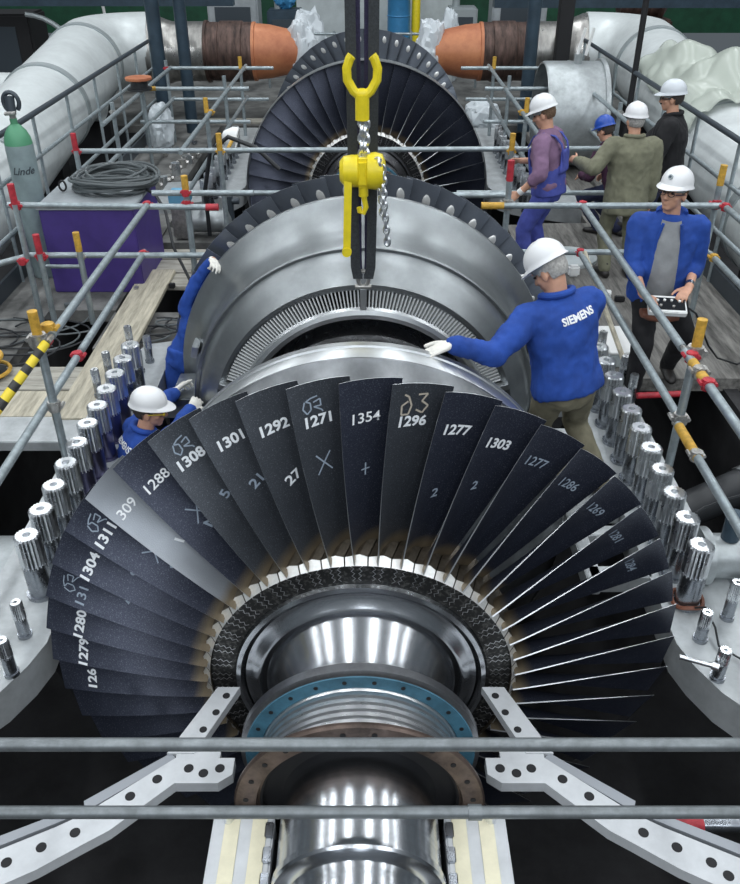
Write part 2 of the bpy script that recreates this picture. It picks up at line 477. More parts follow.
def blade_mb(mir=1.0, boss=False, rt=R_TIP, steps=12):
    mb = MB()
    secs = []
    for k in range(steps + 1):
        r = R_ROOT - 0.01 + (rt - R_ROOT + 0.01) * k / steps
        s, n = blade_section(max(r, R_ROOT), mir, rt)
        # tip follows the casing circle
        for p in s: p.z = math.sqrt(max(r * r - p.x * p.x, 0.01))
        secs.append(s)
    m = len(secs[0])
    vs = [p for s in secs for p in s]
    fs_face, fs_edge = [], []
    for k in range(steps):
        for j in range(m):
            q = (k * m + j, k * m + (j + 1) % m, (k + 1) * m + (j + 1) % m, (k + 1) * m + j)
            if j in (n, m - 1): fs_edge.append(q)
            else: fs_face.append(q)
    fs_edge.append(tuple(range(steps * m, steps * m + m)))
    fs_edge.append(tuple(range(m))[::-1])
    b = len(mb.v); mb.v += [tuple(p) for p in vs]
    mb.f += fs_face; mb.m += [0] * len(fs_face)
    mb.f += fs_edge; mb.m += [1] * len(fs_edge)
    # root platform
    mb.mi = 2
    a = PITCH * 0.47
    sh = rad(3.0)
    ring = []
    for y, o, dr in ((-0.192, -sh, 0.0), (0.10, sh, 0.004)):
        for j_, (r_, tt) in enumerate(((0.752, -a), (0.752, 0), (0.752, a), (0.778, a), (0.792, a * 0.3), (0.778, -a))):
            tt += o
            yy = y
            if dr == 0.0 and j_ >= 3: yy = y + 0.034          # bevelled front lip
            ring.append(V((r_ * math.sin(tt), yy * mir, r_ * math.cos(tt))))
    k = 6
    n0 = len(mb.v)
    mb.add(ring, [tuple(range(k))])
    mb.mi = 3
    mb.v += [tuple(p) for p in ring]; n0 = len(mb.v) - len(ring)
    for f_ in [tuple(range(k, 2 * k))[::-1]] + [(i, k + i, k + (i + 1) % k, (i + 1) % k) for i in range(k)]:
        mb.f.append(tuple(q + n0 for q in f_)); mb.m.append(3)
    mb.mi = 2
    if boss:                                     # part-span lug, pale polished
        s, n_ = blade_section(1.40, mir, rt)
        xs = [p for p in s]
        c = min(xs, key=lambda p: p.y)
        cc = sum((p for p in xs), V()) / len(xs)
        q = c * 0.45 + cc * 0.55
        mb.ell((q.x + 0.015, min(p.y for p in xs) * 0.74, 1.45), (0.044, 0.008, 0.056), nu=14, nv=8)
    return mb

def front_bvh(me):
    return BVHTree.FromPolygons([v.co.copy() for v in me.vertices], [list(p.vertices) for p in me.polygons])

def project_blade(bm, bvh, x0, z0, rot, name, m, parent):
    """write a flat 2D drawing onto the face of a blade, looking along the shaft"""
    ca, sa = math.cos(rot), math.sin(rot)
    bmesh.ops.subdivide_edges(bm, edges=[e for e in bm.edges if e.calc_length() > 0.03], cuts=1)
    kill = []
    for v in bm.verts:
        x, z = v.co.x * ca - v.co.y * sa + x0, v.co.x * sa + v.co.y * ca + z0
        h = bvh.ray_cast(V((x, -2, z)), V((0, 1, 0)))
        if h[0] is None: kill.append(v); continue
        v.co = h[0] + V((0, -0.0025, 0))
    bmesh.ops.delete(bm, geom=kill, context='VERTS')
    if not bm.faces: bm.free(); return None
    return link_mesh(name, finish(bm, name), m, parent)

def bolt_circle(mb, n, R, y, r, h, a0=0.0):
    for i in range(n):
        t = a0 + 2 * PI * i / n
        c = V((R * math.sin(t), y, R * math.cos(t)))
        mb.tube(c + V((0, 0.01, 0)), c - V((0, h, 0)), r, 10)

def make_rotor(label):
    root = thing('turbine_rotor', (0, 0, 0), label, 'turbine rotor')
    # front wheel body, concave trumpet down to the shaft
    b = MB()
    b.lathe([(0.63, -0.165), (0.622, -0.195), (0.60, -0.20), (0.585, -0.185), (0.575, -0.182), (0.545, -0.19), (0.515, -0.215), (0.50, -0.222),
             (0.492, -0.205), (0.468, -0.205), (0.455, -0.235), (0.425, -0.30), (0.398, -0.38), (0.382, -0.46), (0.376, -0.53), (0.376, -0.58)], n=128)
    b.build('wheel_hub', M['shaft'], root, angle=28)
    b = MB()
    b.lathe([(0.752, 0.12), (0.752, -0.165), (0.745, -0.172), (0.63, -0.172), (0.63, 0.12)], n=128)
    b.mi = 1
    for i in range(NB):                      # zigzag joints of the blade feet
        for sgn in (-1, 1):
            t0 = PHASE + i * PITCH - rad(3)
            pts = []
            for k in range(8):
                rr = 0.748 - k * 0.0145
                off = (0.021 - 0.0014 * k + (0.008 if k % 2 else -0.006)) * sgn
                pts.append((off, rr))
            ca, sa = math.cos(t0), math.sin(t0)
            for (x0, r0), (x1, r1) in zip(pts[:-1], pts[1:]):
                q = []
                for x, r in ((x0 - 0.0022, r0), (x0 + 0.0022, r0), (x1 + 0.0022, r1), (x1 - 0.0022, r1)):
                    q.append(V((x * ca + r * sa, -0.1735, -x * sa + r * ca)))
                b.add(q, [(0, 1, 2, 3)])
    b.build('rim_face', [M['rim'], M['polished']], root, angle=28)
    # coupling flange with blue dye, labyrinth grooves
    b = MB()
    b.lathe([(0.376, -0.56), (0.53, -0.565), (0.545, -0.575), (0.545, -0.618), (0.522, -0.63), (0.512, -0.63)], n=128)
    b.build('shaft_flange', M['disc'], root)
    b = MB()
    b.lathe([(0.524, -0.628), (0.520, -0.634), (0.455, -0.634), (0.450, -0.628)], n=128)
    b.mi = 1
    bolt_circle(b, 24, 0.489, -0.633, 0.010, 0.004, rad(7.5))
    b.build('flange_face', [M['bluedye'], M['black']], root)
    b = MB()
    prof = [(0.452, -0.625)]
    y = -0.64
    for k in range(5):
        prof += [(0.443, y), (0.443, y - 0.020), (0.418, y - 0.024), (0.418, y - 0.034)]
        y -= 0.036
    prof += [(0.44, y), (0.44, y - 0.012)]
    b.lathe(prof, n=128)
    b.build('labyrinth_grooves', M['polished'], root, angle=25)
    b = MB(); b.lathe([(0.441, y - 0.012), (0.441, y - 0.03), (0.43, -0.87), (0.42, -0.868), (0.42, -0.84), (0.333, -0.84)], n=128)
    b.build('seal_recess', M['black'], root)  # shade of the gap around the shaft put in as plain black
    b = MB()
    b.lathe([(0.43, -0.872), (0.525, -0.872), (0.536, -0.876), (0.538, -0.89), (0.53, -0.90), (0.445, -0.90), (0.44, -0.89), (0.44, -0.83)], n=128)
    b.mi = 1
    bolt_circle(b, 24, 0.488, -0.899, 0.012, 0.004, rad(7.5))
    b.build('coupling_flange', [M['oily'], M['black']], root)
    b = MB()
    b.lathe([(0.333, -0.70), (0.333, -0.92), (0.333, -1.24), (0.346, -1.245), (0.348, -1.275), (0.34, -1.285),
             (0.30, -1.29), (0.285, -1.30), (0.278, -1.33), (0.278, -2.2), (0.0, -2.2)], n=128)
    b.build('shaft', M['shaft'], root, angle=28)
    # drum behind the front wheel
    b = MB()
    b.lathe([(0.63, 0.10), (0.74, 0.12), (0.74, 0.22), (0.86, 0.35), (0.98, 0.55), (1.06, 0.68), (1.17, 0.90), (1.205, 0.935), (1.22, 0.945), (1.222, 0.955)], n=144)
    b.build('stage_face', M['stageface'], root, angle=28)
    b = MB()
    b.lathe([(1.222, 0.955), (1.226, 0.965), (1.226, 1.06), (1.215, 1.065), (1.215, 1.085), (1.226, 1.09), (1.224, 1.14), (1.20, 1.15), (0.84, 1.17)], n=144)
    b.build('shroud_band', M['ringbright'], root, angle=28)
    b = MB()
    b.lathe([(0.84, 1.17), (0.80, 1.30), (0.80, 1.60), (0.835, 1.61), (0.835, 1.68), (0.80, 1.69), (0.80, 1.98), (0.83, 1.99), (0.83, 2.05), (0.80, 2.06), (0.74, 2.3), (0.74, 3.05)], n=128)
    b.build('drum', M['darksteel'], root, angle=28)
    # rear wheel and tail shaft
    b = MB()
    b.lathe([(0.74, 3.0), (0.752, 3.10), (0.752, 3.42), (0.745, 3.44), (0.60, 3.45), (0.46, 3.50), (0.38, 3.75), (0.376, 4.2), (0.50, 4.22), (0.50, 4.3), (0.30, 4.31), (0.28, 4.9), (0, 4.9)], n=128)
    b.build('rear_wheel', M['disc'], root, angle=28)
    return root

rotor = make_rotor('large steam turbine rotor with dark numbered blades in the foreground')
NBmeshes = {}
for key in ('blade', 'bladeclean', 'bladeolive'):
    me = blade_mb().mesh('blade', angle=30)
    for m in (M[key], M['bladeedge'], M['platform'], M['tarnish']): me.materials.append(m)
    NBmeshes[key] = me
rear_me = blade_mb(-1.0, True, 1.58).mesh('rear_blade', angle=30)
for m in (M['bladerear'], M['bladeedge'], M['platform'], M['tarnish']): rear_me.materials.append(m)
FRONT = {}
def add_blades(root, numbered):
    for k in range(NB):
        key = 'blade'
        if numbered:
            kk = k if k <= NB // 2 else k - NB
            key = {-6: 'bladeclean', -3: 'bladeolive', -2: 'bladeolive', -4: 'bladeolive', 1: 'bladeolive', -1: 'bladeolive'}.get(kk, 'blade')
        o = bpy.data.objects.new('blade', NBmeshes[key]); C.objects.link(o); o.parent = root
        o.rotation_euler = (0, PHASE + k * PITCH, 0)
        if numbered: FRONT[kk] = o
        if key == 'bladeclean' and numbered: o['label'] = 'paler cleaned grey blade'
    for k in range(NB):
        o = bpy.data.objects.new('blade', rear_me); C.objects.link(o); o.parent = root
        o.location = (0, 3.27, 0); o.rotation_euler = (0, PHASE * 0.3 + k * PITCH, 0)
add_blades(rotor, True)

# paint-marker numbers and chalk on the blades
bvh = front_bvh(NBmeshes['blade'])
def pencil(kind):
    if kind == 'X': return [[(-.03, .045), (.03, -.045)], [(.03, .045), (-.03, -.045)]]
    if kind == '+': return [[(0, .03), (0, -.03)], [(-.018, 0), (.018, 0)]]
    if kind == 'loop': return [[(-.035, .03), (-.045, .0), (-.03, -.025), (-.012, -.01), (-.012, .02), (-.03, .03), (-.01, .04), (.02, .045)], [(.0, .02), (.03, .03), (.03, .0), (.0, .0), (.03, -.02), (.035, -.03)]]
    if kind == '93': return [[(-.03, .02), (-.055, .0), (-.05, -.04), (-.02, -.04), (-.012, 0), (-.03, .04), (-.05, .05)], [(.01, .05), (.05, .055), (.03, .02), (.06, .0), (.04, -.035), (.01, -.02)]]
NUMS = {-2: '1292', -1: '1271', 0: '1354', 1: '1296', 2: '1277', 3: '1303', 4: '1277', 5: '1286', 6: '1269', 7: '1281', 8: '1284',
        -3: '1301', -4: '1308', -5: '1288', -6: '309', -7: '1311', -8: '1304', -9: '131', -10: '1280', -11: '1279', -12: '126'}
faint = {0, -5, 4, 5, 6, 7, 8, -9, -6}
for kk, s in NUMS.items():
    par = FRONT[kk]
    dx = {-4: -0.028, -5: -0.034}.get(kk, -0.018 if kk > -4 else -0.046 if kk > -8 else -0.062)
    project_blade(text_mesh(s, 0.066, 0.0022 if kk not in faint else 0.0008), bvh, dx, 1.425, 0.0, 'painted_number', M['chalk'] if kk not in faint else M['print'] if kk in (-6, -5, 0) else M['chalkdim'], par)
MARKS = [(-1, 'X', -.02, 1.225, 0.006, 'chalkdim'), (0, '+', -.01, 1.18, 0.006, 'chalkdim'), (-5, 'X', 0.0, 1.2, 0.006, 'chalkdim'), (-7, 'X', 0.0, 1.2, 0.006, 'chalkdim'),
         (1, '93', -.02, 1.50, 0.008, 'chalktan'), (-4, 'loop', -.02, 1.49, 0.006, 'chalkdim'), (-7, 'loop', -.02, 1.49, 0.006, 'chalkdim'), (-1, 'loop', -.03, 1.49, 0.006, 'chalkdim'), (-9, 'loop', -.02, 1.49, 0.005, 'chalkdim')]
for kk, kind, x, z, w, m in MARKS:
    for st in pencil(kind):
        project_blade(seg_strip(st, w), bvh, x, z, 0.0, 'chalk_mark', M[m], FRONT[kk])
for kk, s, x, z, rot, m in [(-2, '27', -0.005, 1.17, 0.35, 'chalk'), (-6, '18', 0.0, 1.15, 0.3, 'chalk'), (2, '2', 0.0, 1.10, 0.1, 'chalkdim'), (-3, '21', 0.0, 1.2, 0.3, 'chalkdim'),
                            (3, '2', -0.01, 1.2, 0.2, 'chalkdim'), (-7, '2', 0.0, 1.08, 0.4, 'chalkdim'), (-8, '9', 0.0, 1.22, 0.2, 'chalkdim'), (-9, '5', 0.0, 1.2, 1.2, 'chalkdim'), (-5, 'N', 0.01, 1.12, 0.3, 'chalkdim'), (-10, '4', 0, 1.15, 0.2, 'chalkdim'), (-4, '5', 0.0, 1.2, 0.4, 'chalkdim')]:
    project_blade(text_mesh(s, 0.065, 0.0015), bvh, x, z, rot, 'chalk_mark', M[m], FRONT[kk])

# far rotor on the same shaft line
far = thing('turbine_rotor', (0, 8.36, 0), 'second dark bladed turbine rotor further back behind the ring and hoist', 'turbine rotor')
for ch in [c for c in rotor.children if not c.name.startswith('blade')]:
    c = ch.copy(); C.objects.link(c); c.parent = far
    if ch.name.split('.')[0] in ('wheel_hub', 'rim_face', 'stage_face', 'shaft_flange', 'labyrinth_grooves'):
        c.data = ch.data.copy(); c.data.materials[0] = M['darksteel']
add_blades(far, False)
b = MB()
b.lathe([(1.606, 8.28), (1.616, 8.28), (1.616, 8.44), (1.606, 8.44)], n=144, closed=True)
b.build('shroud_hoop', M['ringbright'], far)

# ================================================================== GUIDE RING (upper half, hanging in the hoist)
gr = thing('guide_ring', (0, 2.6, 0.0), 'big grey half ring with a row of slots, hanging between the bladed wheels', 'guide ring')
A0, A1 = -PI / 2, PI / 2
b = MB()
b.lathe([(1.474, 3.0), (1.478, 3.01), (1.478, 3.045), (1.30, 3.06), (1.10, 2.9), (1.08, 2.36), (1.06, 2.30), (1.058, 2.27), (1.075, 2.262), (1.10, 2.262),
         (1.135, 2.30), (1.175, 2.335), (1.215, 2.365), (1.235, 2.40), (1.25, 2.445), (1.262, 2.47), (1.283, 2.468), (1.292, 2.475), (1.296, 2.50),
         (1.296, 2.62), (1.30, 2.78), (1.318, 2.85), (1.345, 2.895), (1.38, 2.94), (1.415, 2.965), (1.45, 2.985)], a0=A0, a1=A1, n=120, closed=True)
b.build('ring_shell', M['ring'], gr, angle=24)
b = MB()
b.lathe([(0.935, 2.262), (0.94, 2.256), (0.925, 2.235), (0.895, 2.225), (0.862, 2.235), (0.852, 2.262), (0.852, 2.40), (0.935, 2.40)], a0=A0, a1=A1, n=120, closed=True)
b.build('inner_band', M['ringbright'], gr, angle=24)
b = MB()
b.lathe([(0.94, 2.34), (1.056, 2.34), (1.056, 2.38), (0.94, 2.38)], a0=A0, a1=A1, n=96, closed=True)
b.build('slot_back', M['black'], gr)  # black stands in for the shade deep in the slots
vb = MB()
vb.box((0, 2.30, 0.997), (0.0085, 0.07, 0.122), rot=Euler((0, 0, rad(6))))
vme = vb.mesh('guide_vane', V((0, 0, 0)))
vme.materials.append(M['vane'])
off = V(gr.location)
nv = 98
for i in range(nv):
    t = rad(-70) + rad(140) * (i + 0.5) / nv
    o = bpy.data.objects.new('guide_vane', vme); C.objects.link(o); o.parent = gr
    o.location = -off; o.rotation_euler = (0, t, 0)
# lifting lug over the slots, two end brackets
def ring_block(name, t, r0, r1, w, y0, y1, m):
    q = MB(); q.box((0, (y0 + y1) / 2, (r0 + r1) / 2), (w, y1 - y0, r1 - r0), bev=0.006)
    me = q.mesh(name); me.materials.append(m)
    o = bpy.data.objects.new(name, me); C.objects.link(o); o.parent = gr; o.location = -off; o.rotation_euler = (0, t, 0)
    return o
ring_block('lifting_lug', 0, 0.93, 1.085, 0.045, 2.225, 2.30, M['ringbright'])
for s in (-1, 1):
    ring_block('slot_end_block', s * rad(72), 0.90, 1.10, 0.05, 2.215, 2.30, M['ringbright'])
    ring_block('jacking_lug', s * rad(76), 1.335, 1.385, 0.10, 2.78, 2.95, M['ringbright'])
    q = MB(); q.box((s * 1.37, 2.72, 0.035), (0.24, 0.42, 0.07), bev=0.008)
    q.build('joint_flange', M['ring'], gr)
q = MB()
q.path([V((0.035 * math.cos(t), 2.22, 1.16 + 0.055 * math.sin(t))) for t in [rad(-60 + 300 * i / 14) for i in range(15)]], 0.014, 10)
q.tube((-0.055, 2.22, 1.105), (0.055, 2.22, 1.105), 0.016)
q.build('eye_bolt', M['clamp'], gr)
# two pairs of dark slings coming down from the crane
def ribbon(mb, pts, w, t, axis=V((1, 0, 0))):
    k = len(pts); vs = []; fs = []
    for i, p in enumerate(pts):
        d = V(pts[min(i + 1, k - 1)]) - V(pts[max(i - 1, 0)])
        n = d.cross(axis).normalized()
        for a, c in ((-1, -1), (1, -1), (1, 1), (-1, 1)):
            vs.append(V(p) + axis * w / 2 * a + n * t / 2 * c)
    for i in range(k - 1):
        for j in range(4):
            fs.append((i * 4 + j, i * 4 + (j + 1) % 4, (i + 1) * 4 + (j + 1) % 4, (i + 1) * 4 + j))
    fs.append((0, 1, 2, 3)[::-1]); fs.append(tuple(range((k - 1) * 4, k * 4)))
    mb.add(vs, fs)
for s, lab in ((-1, 'left dark webbing sling running from the crane to the grey ring'), (1, 'right dark webbing sling running from the crane to the grey ring')):
    b = MB()
    ribbon(b, [V((s * x, 2.20 + dy, z)) for x, dy, z in ((0.035, 0, 1.17), (0.05, 0, 1.25), (0.058, 0, 1.6), (0.062, 0.01, 2.0), (0.066, 0.01, 2.6), (0.07, 0.01, 3.2), (0.075, 0.01, 4.3))], 0.062, 0.016)
    b.mi = 1
    ribbon(b, [V((s * x, 2.20 + dy, z)) for x, dy, z in ((0.03, 0.03, 1.17), (0.035, 0.04, 1.3), (0.035, 0.045, 2.2), (0.04, 0.045, 4.3))], 0.05, 0.014)
    o = b.build('lifting_sling', [M['sling'], M['slingviolet']])
    tag(o, lab, 'sling')

# ------------------------------------------------------------------ lever chain hoist
HX, HY = 0.0, 2.08
hoist = thing('chain_hoist', (HX, HY, 1.9), 'yellow lever chain hoist hanging in front of the dark slings', 'chain hoist')
b = MB()                                                 # top fork hook
arc = [rad(125 + 300 * i / 16) for i in range(17)]
for s in (-1, 1):
    b.path([V((HX + s * x, HY, z)) for x, z in ((0.012, 2.33), (0.05, 2.36), (0.085, 2.42), (0.088, 2.48), (0.07, 2.53), (0.058, 2.545))], 0.027, 10)
b.tube((HX, HY, 2.20), (HX, HY, 2.34), 0.042, 14)
b.ell((HX, HY, 2.34), (0.05, 0.035, 0.035))
b.build('top_hook', M['hoistyellow'], hoist)
def chain(mb, pts, L=0.045, r=0.0065):
    path = [V(p) for p in pts]
    acc = 0; i = 0; k = 0
    tot = sum((path[j + 1] - path[j]).length for j in range(len(path) - 1))
    n = int(tot / (L * 0.72))
    def at(s):
        for j in range(len(path) - 1):
            l = (path[j + 1] - path[j]).length
            if s <= l: return path[j].lerp(path[j + 1], s / l), (path[j + 1] - path[j]).normalized()
            s -= l
        return path[-1], (path[-1] - path[-2]).normalized()
    for q in range(n):
        c, d = at((q + 0.5) * tot / n)
        a, b_, _ = frame_of(d, V((0.3, 1, 0.2)))
        if q % 2: a, b_ = b_, a
        ring = []
        for t in range(10):
            th = 2 * PI * t / 10
            ring.append(c + d * math.cos(th) * L * 0.5 + a * math.sin(th) * L * 0.32)
        mb.path(ring, r, 5, closed=True)
b = MB(); chain(b, [(HX, HY, 2.21), (HX, HY, 1.98)], 0.06, 0.012); chain(b, [(HX + 0.02, HY, 2.20), (HX + 0.02, HY, 1.98)], 0.06, 0.012)
b.build('load_chain', M['chain'], hoist)
b = MB()
b.lathe([(0.0, -0.11), (0.05, -0.11), (0.075, -0.09), (0.082, -0.05), (0.082, -0.02), (0.065, -0.01), (0.065, 0.02), (0.09, 0.03), (0.095, 0.07), (0.085, 0.105), (0.05, 0.12), (0, 0.12)], (HX - 0.005, HY, 1.905), 'x', 28)
b.v = [(HX + (p[0] - HX) * 1.2, HY + (p[1] - HY) * 1.15, 1.905 + (p[2] - 1.905) * 1.15) for p in b.v]
b.box((HX, HY, 1.905), (0.09, 0.15, 0.17), bev=0.02)
b.build('hoist_body', M['hoistyellow'], hoist)
b = MB()
ribbon(b, [V(p) for p in ((HX - 0.085, HY - 0.06, 1.93), (HX - 0.088, HY - 0.075, 1.82), (HX - 0.095, HY - 0.085, 1.60), (HX - 0.10, HY - 0.088, 1.43))], 0.046, 0.022)
b.tube((HX - 0.1, HY - 0.105, 1.43), (HX - 0.1, HY - 0.072, 1.43), 0.03, 14)
b.build('lever', M['hoistyellow'], hoist)
b = MB()
b.tube((HX + 0.005, HY - 0.02, 1.84), (HX + 0.005, HY - 0.02, 1.76), 0.03, 12)
b.path([V((HX + x, HY - 0.02, z)) for x, z in ((0.005, 1.78), (0.012, 1.73), (0.02, 1.69), (0.005, 1.655), (-0.018, 1.665), (-0.022, 1.69))], 0.017, 8)
b.build('bottom_hook', M['hoistyellow'], hoist)
b = MB()
chain(b, [(HX + 0.075, HY - 0.05, 1.97), (HX + 0.10, HY - 0.07, 1.99), (HX + 0.125, HY - 0.07, 1.92), (HX + 0.13, HY - 0.07, 1.75), (HX + 0.145, HY - 0.07, 1.60), (HX + 0.155, HY - 0.07, 1.47)], 0.05, 0.010)
chain(b, [(HX + 0.06, HY - 0.05, 1.98), (HX + 0.10, HY - 0.04, 1.95), (HX + 0.115, HY - 0.05, 1.80), (HX + 0.125, HY - 0.06, 1.65)], 0.05, 0.010)
b.build('hand_chain', M['chain'], hoist)

# ================================================================== CASINGS with flanges and studs
FLY = 8.36
def casing(dy, label, sides=True, xo=2.1):
    root = thing('turbine_casing', (0, dy + 1.6, 0), label, 'turbine casing')
    for s in (-1, 1):
        inner = 1.66 if s < 0 else 1.55
        poly = [(1.68, 3.62), (1.66, 0.5), (1.655, 0.06), (1.70, -0.10), (1.78, -0.27), (1.90, -0.42), (2.1, -0.58), (2.75, -0.85), (2.75, 0.28), (xo, 0.40), (xo, 3.62)]
        if dy == 0:
            poly = [(1.70, 3.66), (inner + .01, 3.52), (inner, 2.95), (1.66, 2.75)] + poly[1:-1] + [(xo, 2.9), (2.06, 3.3), (1.9, 3.6)]
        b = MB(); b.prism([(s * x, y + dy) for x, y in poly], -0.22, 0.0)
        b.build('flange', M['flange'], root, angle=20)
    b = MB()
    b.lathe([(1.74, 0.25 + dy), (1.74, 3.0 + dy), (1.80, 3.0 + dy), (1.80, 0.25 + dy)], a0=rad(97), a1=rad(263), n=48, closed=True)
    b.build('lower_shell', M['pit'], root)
    return root
cas = casing(0, 'lower half casing with pale grey flanges around the foreground rotor')
for s in (-1, 1):
    b = MB()
    if s > 0:
        for y in (0.62, 1.0, 1.75, 2.15, 2.6):
            q = MB(); q.box((1.50, y, -0.06), (0.36, 0.10, 0.12), bev=0.006); q.build('flange_rib', M['flange'], cas)
        q = MB(); q.box((1.34, 1.6, -0.06), (0.09, 2.1, 0.12), bev=0.006); q.build('flange_rib', M['flange'], cas)
        q = MB(); q.box((1.50, 1.40, -0.06), (0.30, 0.40, 0.10), bev=0.006); q.build('flange_rib', M['flange'], cas)
    else:
        for y in (0.62, 1.0, 2.62):
            q = MB(); q.box((-1.52, y, -0.08), (0.32, 0.10, 0.12), bev=0.006); q.build('flange_rib', M['flange'], cas)
    b = MB()
    b.lathe([(0.0, 0), (0.36, 0), (0.36, 1.0), (0.0, 1.0)], (s * 1.98 if s > 0 else -2.98, 0.82, -0.36), 'x', 48)
    b.build('cross_pipe', M['casinggrey'], cas, angle=30)
fcas = casing(FLY, 'lower half casing with flanges around the second rotor further back', xo=2.25)

def ordinal(i):
    return ['nearest', 'second from the front', 'third from the front', 'fourth from the front', 'fifth from the front', 'sixth from the front', 'seventh from the front',
            'eighth from the front', 'ninth from the front', 'tenth from the front', 'farthest'][i]
def fluted(mb, x, y, z0, z1, r, n=20, d=0.13):
    vs = []; m = n * 2
    prof = [(z0, r * 0.97), (z1 - 0.012, r * 0.97), (z1, r * 0.86)]
    for z, rr in prof:
        for i in range(m):
            q = rr * (1 if i % 2 == 0 else 1 - d)
            t = 2 * PI * i / m
            vs.append(V((x + q * math.cos(t), y + q * math.sin(t), z)))
    fs = []
    for k in range(2):
        for i in range(m):
            fs.append((k * m + i, k * m + (i + 1) % m, (k + 1) * m + (i + 1) % m, (k + 1) * m + i))
    fs.append(tuple(range(m))[::-1])
    # end face with a round bore
    k = len(vs)
    zt = z1
    for rr, z in ((r * 0.30, zt), (r * 0.28, zt - 0.03)):
        for i in range(m):
            t = 2 * PI * i / m
            vs.append(V((x + rr * math.cos(t), y + rr * math.sin(t), z)))
    for i in range(m):
        fs.append((2 * m + i, 2 * m + (i + 1) % m, k + (i + 1) % m, k + i))
        fs.append((k + i, k + (i + 1) % m, k + m + (i + 1) % m, k + m + i))
    fs.append(tuple(range(k + m, k + 2 * m)))
    mb.add(vs, fs)
def make_stud(x, y, h, r, label, group, violet=False, z=0.0):
    root = thing('flange_stud', (x, y, z), label, 'stud', group)
    b = MB()
    hs = h * 0.52
    b.tube((x, y, z), (x, y, z + 0.02), r * 1.12, 24)
    b.tube((x, y, z), (x, y, z + hs + 0.01), r * 0.92, 24)
    b.build('shank', M['violetshank'] if violet else M['boltshank'], root)
    b = MB(); fluted(b, x, y, z + hs, z + h, r)
    b.build('nut', M['boltnut'], root, angle=20)
    return root
sproto = {}
def stud(x, y, h, r, label, group, violet=False, z=0.0):
    key = (round(h, 2), round(r, 3), violet)
    if key not in sproto:
        sproto[key] = make_stud(x, y, h, r, label, group, violet, z)
        return sproto[key]
    p = sproto[key]
    o = dup_tree(p, V((x, y, z)) - p.location, label)
    o['group'] = group
    return o
for i in range(11):
    stud(-1.80, 0.44 + 0.231 * i, 0.42, 0.073, 'tall fluted steel flange stud in the left row, ' + ordinal(i), 'studs on the left flange', violet=(4 <= i <= 8))
for i in range(11):
    stud(1.80, 0.36 + 0.236 * i, 0.42, 0.073, 'tall fluted steel flange stud in the right row, ' + ordinal(i), 'studs on the right flange')
def G(px, py, z):
    pit = TH + math.atan((py - 442) / F)
    D = (CAM.z - z) / math.tan(pit)
    dep = D * CO + (CAM.z - z) * SI
    return V(((px - 370) / F * dep + CAM.x, CAM.y + D, z))
small = [(15, 602, .24, 'small steel stud left of the nearest tall left stud'), (1, 640, .24, 'small steel stud cut by the left edge of the view'),
         (127, 326, .24, 'small steel stud at the far left flange end, nearest the planks'), (146, 336, .24, 'small steel stud at the far left flange end, closest to the ring'),
         (137, 350, .20, 'short steel stud at the left flange end behind the tall row'), (105, 352, .24, 'small steel stud beside the ninth tall left stud'),
         (94, 369, .24, 'small steel stud beside the eighth tall left stud'), 
         (604, 331, .26, 'small steel stud behind the farthest tall right stud'), (626, 356, .24, 'small steel stud right of the tall right row, by the control box worker'),
         (635, 374, .24, 'small steel stud right of the tall right row, nearer one'), (708, 612, .20, 'small steel stud on the right flange near the bladed wheel'),
         (726, 650, .20, 'small steel stud with a bar wrench on the right flange'), (738, 582, .26, 'steel stud cut by the right edge of the view')]
for px, py, h, lab in small:
    p = G(px, py, h)
    o = stud(p.x, p.y, h, 0.034, lab, 'small studs on the flanges')
p = G(726, 650, .2)
b = MB(); b.tube((p.x - 0.05, p.y - 0.03, 0.12), (p.x - 0.19, p.y + 0.05, 0.10), 0.013)
b.tube((p.x - 0.06, p.y - 0.024, 0.12), (p.x - 0.03, p.y - 0.042, 0.122), 0.02)
tag(b.build('bar_wrench', M['boltnut']), 'short steel bar wrench leaning on the small stud of the right flange', 'wrench')
for s, nm in ((-1, 'left'), (1, 'right')):
    for i in range(11):
        stud(s * 2.0, 7.35 + 0.29 * i, 0.40, 0.055, 'fluted stud beside the far rotor, %s row, %s' % (nm, ordinal(i)), 'studs beside the far rotor, %s row' % nm)

# ================================================================== FLOORS, PIT, BACK OF THE HALL
def struct(o): return tag(o, kind='structure')
FZ = -0.10
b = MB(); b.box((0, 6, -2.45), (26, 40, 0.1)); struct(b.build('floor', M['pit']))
def deck(x0, x1, y0, y1, m, z=FZ, t=0.12):
    b = MB(); b.box(((x0 + x1) / 2, (y0 + y1) / 2, z - t / 2), (x1 - x0, y1 - y0, t))
    return struct(b.build('floor', M[m]))
deck(-3.72, -3.1, 2.9, 12.6, 'floor')
deck(-3.1, -2.45, 4.55, 7.6, 'floor')
deck(2.75, 3.72, 3.15, 12.6, 'deck')
deck(2.12, 2.75, 3.15, 7.2, 'deck')
deck(-7.5, 7.5, 12.6, 26.0, 'floor')
deck(-2.45, -1.78, 6.55, 7.1, 'floor', FZ - 0.02)
deck(1.75, 2.12, 4.6, 7.2, 'deck', FZ - 0.02)
# pit walls under the decks
for x in (-3.1, 3.1):
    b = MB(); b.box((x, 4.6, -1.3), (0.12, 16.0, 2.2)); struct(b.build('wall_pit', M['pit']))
b = MB(); b.box((0, 26.05, 1.9), (26, 0.2, 4.2)); struct(b.build('wall_back', M['green']))
b = MB(); b.box((0.2, 22.0, 1.25), (4.2, 0.3, 2.7)); tag(b.build('equipment_cabinet', M['backdrop']), 'pale grey panelled cabinet at the far end of the hall behind the slings', 'cabinet')

